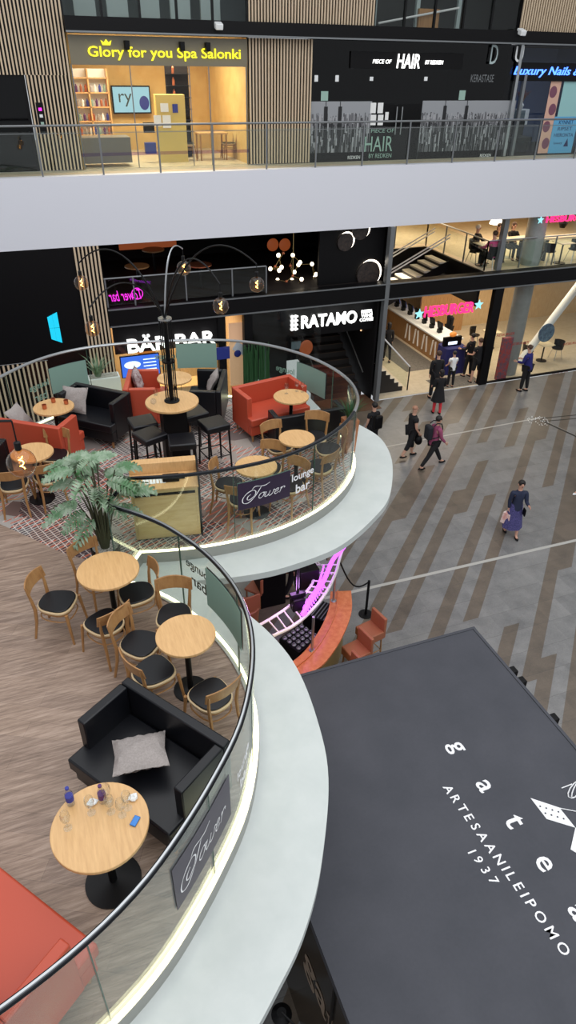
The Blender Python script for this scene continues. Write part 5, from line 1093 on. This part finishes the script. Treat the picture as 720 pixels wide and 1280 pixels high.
# ================================================================== PEOPLE
def skinmesh(verts,edges,rad,name,m,parent,sub=2,root=0,label=None):
    me=bpy.data.meshes.new(name); me.from_pydata([tuple(v) for v in verts],edges,[]); o=bpy.data.objects.new('tmp',me); COL.objects.link(o)
    md=o.modifiers.new('s','SKIN'); md.use_smooth_shade=True; md.branch_smoothing=.6
    if not me.skin_vertices: bpy.context.view_layer.objects.active=o; bpy.ops.mesh.customdata_skin_add()
    for i,r in enumerate(rad): sv=me.skin_vertices[0].data[i]; sv.radius=(r,r) if not isinstance(r,tuple) else r; sv.use_root=(i==root)
    sb=o.modifiers.new('b','SUBSURF'); sb.levels=sub; sb.render_levels=sub
    dg=bpy.context.evaluated_depsgraph_get(); dg.update(); n=bpy.data.meshes.new_from_object(o.evaluated_get(dg)); bpy.data.objects.remove(o)
    b=MB(); b.add([v.co.copy() for v in n.vertices],[tuple(p.vertices) for p in n.polygons]); bpy.data.meshes.remove(n); return b
def person(label,loc,heading,h=1.72,legs=((10,5),(-10,8)),arms=((5,15),(-5,15)),sit=False,top='black',sleeve=1.0,bottom='black',leglen=1.0,hair='hairdark',hairlen=0,skirt=None,lean=0,shoe='black',shirtlong=0,bald=False,skinny=1.0,socks=None,headyaw=0,stocking=None,armout=(0,0)):
    t=thing('person',label,'person',loc,R(heading)-pi/2); s=h/1.75   # local +Y is forward
    hip=.50 if sit else .93; cy=0
    ln=R(lean); 
    def tr(z,y=0): # torso point at height z above hips with lean
        return Vector((0,math.sin(ln)*z+y,hip+math.cos(ln)*z))
    V=[];E_=[];Rr=[]
    def add(p,r,par=None):
        V.append(Vector(p)*s); Rr.append((r[0]*s,r[1]*s) if isinstance(r,tuple) else r*s); i=len(V)-1
        if par is not None: E_.append((par,i))
        return i
    k=skinny
    pel=add(tr(0),.125*k); sp=add(tr(.20),.115*k,pel); ch=add(tr(.38),.118*k,sp); nk0=add(tr(.50),.075,ch); nk=add(tr(.57),.052,nk0)
    hd0=add(tr(.63,.01),.070,nk); hd1=add(tr(.71,.015),.086,hd0); hd2=add(tr(.775,.005),.066,hd1)
    J={}
    for sg,(sw,bd),(asw,abd),ao in ((-1,legs[0],arms[0],armout[0]),(1,legs[1],arms[1],armout[1])):
        H0=Vector((sg*.095,0,hip-.03)); a=R(sw); kn=H0+Vector((sg*.01,math.sin(a)*.44,-math.cos(a)*.44)); b=R(sw-bd); an=kn+Vector((0,math.sin(b)*.42,-math.cos(b)*.42))
        h_=add(H0,.088*k,pel); m1=add(H0.lerp(kn,.5),.074*k,h_); q=add(kn,.055*k,m1); c1=add(kn.lerp(an,.35),.056*k,q); f=add(an,.036,c1); toe=add(an+Vector((0,.13,-.035)),.034,f); J['hip%d'%sg]=H0;J['kn%d'%sg]=kn;J['an%d'%sg]=an
        shd=tr(.45)+Vector((sg*.165*k,0,0)); a=R(asw); o_=R(8+ao); el=shd+Vector((sg*math.sin(o_)*.28,math.sin(a)*.28,-math.cos(a)*.28)); b=R(asw+abd); wr=el+Vector((-sg*.02 if ao==0 else -sg*.02,math.sin(b)*.25,-math.cos(b)*.25))
        c_=add(shd,.055*k,ch); e=add(shd.lerp(el,.5),.046*k,c_); e2=add(el,.038,e); w_=add(wr,.026,e2); pm=wr+(wr-el).normalized()*.07; add(pm,.028,w_)
        J['sh%d'%sg]=shd;J['el%d'%sg]=el;J['wr%d'%sg]=wr
    lowz=min(J['an-1'].z,J['an1'].z)-.07
    body=skinmesh(V,E_,Rr,'body','skin',t)
    up=Vector((0,0,-lowz*s if not sit else 0))
    fg=MB()
    for sg in (-1,1):
        w=J['wr%d'%sg]; d=(w-J['el%d'%sg]).normalized(); pm=w+d*.075; sd=Vector((0,1,0)) if abs(d.y)<.7 else Vector((0,0,1)); sd=(sd-d*sd.dot(d)).normalized(); inn=Vector((-sg,0,0))
        for q in range(4):
            ln_=(.070,.080,.075,.058)[q]; b0=pm+sd*(.026-.017*q); fg.tube([b0*s,(b0+d*ln_*.5)*s,(b0+d*ln_*.9+inn*.015)*s],[.0095*s,.009*s,.0065*s],6)
        b0=w+d*.03+sd*.022; fg.tube([b0*s,(b0+sd*.028+d*.03)*s,(b0+sd*.032+d*.06+inn*.01)*s],[.011*s,.010*s,.008*s],6)
    body.merge(fg)
    hc=tr(.71,.015); body.merge(MB().ell((hc+Vector((0,.088,-.005)))*s,(.013*s,.02*s,.024*s),8,6)); 
    for sg in (-1,1): body.merge(MB().ell((hc+Vector((sg*.086,-.005,-.005)))*s,(.012*s,.02*s,.028*s),8,6))
    def fin(b,name,m,lab=None): b.v=[tuple(Vector(v)+up) for v in b.v]; return b.build(name,m,t,label=lab)
    fin(body,'body','skin')
    e=MB(); 
    for sg in (-1,1): e.ell((hc+Vector((sg*.032,.080,.012)))*s,(.012*s,.008*s,.007*s),6,4)
    e.box(*(v*s for v in (-.022,.022)),(hc.y+.079)*s,(hc.y+.088)*s,(hc.z-.048)*s,(hc.z-.040)*s); fin(e,'eyes_and_mouth','facedark')
    # hair
    if not bald:
        b=MB().ell((hc+Vector((0,-.018,.028)))*s,(.096*s,.100*s,.094*s),16,10); b.v=[v if (v[1]<(hc.y+.05)*s or v[2]>(hc.z+.06)*s) else (v[0],min(v[1],(hc.y+.06)*s),v[2]) for v in b.v]
        if hairlen: b.ell((hc+Vector((0,-.05,-hairlen*.45)))*s,(.088*s,.055*s,(.06+hairlen*.6)*s),12,8)
        fin(b,'hair',hair)
    else: b=MB().ell((hc+Vector((0,-.015,.045)))*s,(.084*s,.09*s,.065*s),14,8); fin(b,'hair',hair)
    # top
    g=.022; V=[];E_=[];Rr=[]; hem=add(tr(-.14-shirtlong*.1),(.150+g)*k); pel=add(tr(-.02),(.145+g)*k,hem); sp=add(tr(.18),(.132+g)*k,pel); ch=add(tr(.37),(.150+g)*k,sp); nk0=add(tr(.48),.115,ch); add(tr(.545),.072,nk0); 
    for sg in (-1,1):
        sh,el,wr=J['sh%d'%sg],J['el%d'%sg],J['wr%d'%sg]; c0_=add(tr(.45).lerp(sh,.55),.092*k,ch); c_=add(sh,.082*k,c0_); m_=add(sh.lerp(el,.55),.062*k,c_)
        if sleeve>.6: e2=add(el,.052*k,m_); add(el.lerp(wr,.9),.040,e2)
    fin(skinmesh(V,E_,Rr,'t','',t),'jacket' if sleeve>.6 else 'shirt',top)
    # bottoms
    if skirt:
        z0=(hip+.10)*s; z1=(hip-skirt)*s; b=MB(); n=28; vs=[]
        for i in range(6):
            f=i/5
            for j in range(n):
                w=2*pi*j/n; r=(.16+.11*f)*(1+.05*f*math.sin(w*7)); vs.append((math.cos(w)*r*s,math.sin(w)*r*.85*s,z0+(z1-z0)*f))
        b.add(vs,[(i*n+j,i*n+(j+1)%n,(i+1)*n+(j+1)%n,(i+1)*n+j) for i in range(5) for j in range(n)]+[tuple(range(n)),tuple(5*n+j for j in range(n))[::-1]]); fin(b,'skirt',bottom)
    else:
        V=[];E_=[];Rr=[]; pel=add(tr(0),.142*k)
        for sg in (-1,1):
            H0,kn,an=J['hip%d'%sg],J['kn%d'%sg],J['an%d'%sg]; h_=add(H0,.102*k,pel); m1=add(H0.lerp(kn,.5),.088*k,h_)
            if leglen>.55: q=add(kn,.070*k,m1); c1=add(kn.lerp(an,.35 if leglen<.9 else .4),.067*k,q); 
            if leglen>.55: add(kn.lerp(an,.93 if leglen>.9 else .55),.05*k,c1)
            else: add(H0.lerp(kn,.97),.080*k,m1)
        fin(skinmesh(V,E_,Rr,'t','',t),'trousers' if leglen>.9 else 'shorts',bottom)
    if stocking:
        b=MB()
        for sg in (-1,1): b.tube([J['kn%d'%sg]*s,J['an%d'%sg]*s],[.066*s,.046*s],10)
        fin(b,'stocking',stocking)
    for sg in (-1,1):
        an=J['an%d'%sg]; b=MB().ell((an+Vector((0,.055,-.038)))*s,(.046*s,.13*s,.040*s),12,8); b.v=[(v[0],v[1],max(v[2],(an.z-.07)*s)) for v in b.v]; fin(b,'shoe',shoe)
    return t,J,s,up,hip
def backpack(t,s,m='black',y=-.24,z=1.2,sz=(.28,.17,.44)):
    b=MB().obox((0,y*s,z*s),[q*s for q in sz]); o=b.build('backpack',m,bev=.05); o.parent=None; mt=Matrix.Translation(t.location)@Matrix.Rotation(t.rotation_euler[2],4,'Z'); o.location=t.location; o.rotation_euler=t.rotation_euler; return o
def G(x,y,z=0): p=oz(x,y,z); return (p.x,p.y,z)
t,J,s,up,hip=person('woman in dark denim jacket and long blue patterned skirt walking on the mall floor',G(637,668),-108,1.66,((14,4),(-8,10)),((20,75),(-4,8)),top='denim',bottom='skirtprint',skirt=.66,hair='hairdark',skinny=1.05)
cp=Matrix.Translation(t.location)@Matrix.Rotation(t.rotation_euler[2],4,'Z')
w=cp@(J['wr1']*s+up); b=MB(); b.obox((0,0,-.22),(.10,.26,.32)); b.v=[(v[0]*(1 if v[2]>-.3 else 1.3),v[1]*(.8 if v[2]>-.3 else 1),v[2]) for v in b.v]; b.tube([(0,-.07,-.06),(0,-.02,.02),(0,.02,.02),(0,.07,-.06)],.008,5)
o=b.build('shopping_bag','bagpink',loc=w+Vector((0,0,-.07)),rz=R(20),bev=.02); tag(o,'white and pink plastic shopping bag hanging from the hand of woman in blue skirt','bag')
b=MB().box(-.02,.02,0,.16,-.2,0); o=b.build('shoulder_bag','black',loc=cp@(Vector((-.17,.10,.98))*s),rz=t.rotation_euler[2],bev=.02); tag(o,'small black shoulder bag at the hip of woman in blue skirt','bag')
t,J,s,up,hip=person('man in pink shirt and black trousers striding right with a dark backpack',G(538,583),0,1.78,((30,4),(-26,8)),((-14,10),(14,30)),top='pinkshirt',bottom='black2',hair='hairdark',lean=4)
o=backpack(t,s,'navyblack'); tag(o,'dark backpack on the back of the man in pink shirt','backpack')
b=MB()
for sx in (-.11,.11): b.tube([Vector(q)*s for q in ((sx,-.16,1.42),(sx,-.05,1.50),(sx,.10,1.46),(sx,.155,1.30),(sx*1.2,.05,1.05),(sx,-.14,1.02))],.018,6)
b.build('strap','navyblack',o)
t,J,s,up,hip=person('bald man in black hooded top and cropped black trousers walking right',G(511,571),-5,1.74,((12,6),(-14,14)),((6,20),(2,30)),top='black2',sleeve=.4,bottom='black2',leglen=.8,hair='hairblond',bald=True,skinny=1.15)
cp=Matrix.Translation(t.location)@Matrix.Rotation(t.rotation_euler[2],4,'Z'); o=MB().ell((0,0,-.14),(.12,.14,.15),12,8).build('carried_helmet','black',loc=cp@(J['wr1']*s+up)+Vector((0,0,-.08))); tag(o,'dark round bag hanging from the hand of the bald man in black','bag')
t,J,s,up,hip=person('person in black with a backpack half hidden behind the pale deck edge',G(463,566),100,1.72,((8,6),(-8,10)),((5,20),(10,40)),top='black2',bottom='black2',hair='hairdark',sleeve=.4)
o=backpack(t,s,'black'); tag(o,'black backpack on the person behind the deck edge','backpack')
person('tall person in dark top standing with their back to the camera at restaurant entrance',G(541,498),85,1.80,((3,2),(-3,2)),((4,10),(4,10)),top='black2',bottom='black2',hair='hairbrown',skinny=1.12)
person('person in black coat with bright red stockings in front of the tall dark person',G(545,517),80,1.62,((4,2),(-4,4)),((5,60),(5,60)),top='black2',bottom='black2',skirt=.42,stocking='redstock',hair='hairdark',hairlen=.12,skinny=1.05)
person('child in white shirt and black trousers beside the dark group at the entrance',G(562,484),85,1.42,((4,3),(-3,3)),((14,40),(14,40)),top='white',sleeve=.4,bottom='black2',hair='hairdark')
person('person in black jacket and trousers behind the one in black shorts',G(583,471),110,1.74,((6,3),(-4,3)),((20,60),(20,60)),top='black2',bottom='black2',hair='hairdark')
person('person in black shorts and black top standing at the right of the entrance',G(592,479),95,1.78,((5,2),(-5,2)),((15,60),(15,60)),top='black2',bottom='black2',leglen=.5,hair='hairbrown',sleeve=.4)
person('man in dark blue sweater looking down in front of the restaurant glass',G(653,489),115,1.78,((4,2),(-5,3)),((15,70),(15,70)),top='bluesweater',bottom='black2',hair='hairbrown',lean=6,skinny=1.1)
person('person in dark clothes at the foot of the restaurant stairs',(13.35,23.6,.015),75,1.62,top='black2',bottom='black2',hair='hairdark',hairlen=.15)
person('walker entering at the right edge of the photo, only a white shoe visible',G(726,612),-170,1.72,((24,6),(-20,10)),top='greytop',bottom='denim',shoe='white')
ST=((88,88),(88,88)); 
person('white-haired diner in black seated at the second level table',(WH[0],WH[1],4.24),-60,1.7,ST,((40,40),(40,40)),sit=True,top='black2',bottom='black2',hair='hairwhite')
person('diner in pink sweater seated with back to the railing on the second level',(PK[0],PK[1],4.24),100,1.7,ST,((40,40),(40,40)),sit=True,top='pinksweater',bottom='black2',hair='hairbrown')
for x,y,z,lb,hc,tp in ((16.65,22.05,4.24,'woman in beige top at the high table, left of the two women','hairbrown','beigetop'),(17.3,22.05,4.24,'woman in dark top at the high table, right of the two women','hairbrown','black2'),(18.35,21.9,4.24,'diner with dark hair in grey top near the right edge of the second level','hairdark','greytop')):
    person(lb,(x,y,z),-95,1.66,ST,((45,40),(45,40)),sit=True,top=tp,bottom='black2',hair=hc,hairlen=.14)
person('staff member in dark clothes behind the long restaurant counter',(16.6,24.2,.015),180,1.7,top='black2',bottom='black2',hair='hairdark')
person('guest in dark top in the shade beside the bar equipment under the deck',tuple(oz(366,745,0)),-20,1.7,top='black2',bottom='black2',hair='hairdark')
# ================================================================== LIGHT
W=bpy.data.worlds.new('world'); SC.world=W; W.use_nodes=True; bg=W.node_tree.nodes['Background']; bg.inputs[0].default_value=(.93,.96,1.0,1); bg.inputs[1].default_value=.58
area((6,6,19),26,20,2500,(.97,.98,1.0),name='skylight_and_fill')
area((5,-6,16),20,8,950,(.93,.97,1.0),(R(40),0,0),name='skylight_and_fill')  # fill lamp added behind the camera to brighten the facade
pl_=bpy.data.lights.new('bar_glow','POINT'); pl_.energy=60; pl_.color=(.75,.35,1); pl_.shadow_soft_size=.3; o=bpy.data.objects.new('bar_glow',pl_); COL.objects.link(o); o.location=oz(372,735,2.4)
pl_=bpy.data.lights.new('bar_warm','POINT'); pl_.energy=60; pl_.color=(1,.75,.5); pl_.shadow_soft_size=.3; o=bpy.data.objects.new('bar_warm',pl_); COL.objects.link(o); o.location=oz(345,750,3.2)
SC.cycles.transparent_max_bounces=40
SC.view_settings.view_transform='Standard'; SC.view_settings.look='None'; SC.view_settings.gamma=1; SC.view_settings.exposure=-.02; SC.view_settings.use_curve_mapping=False
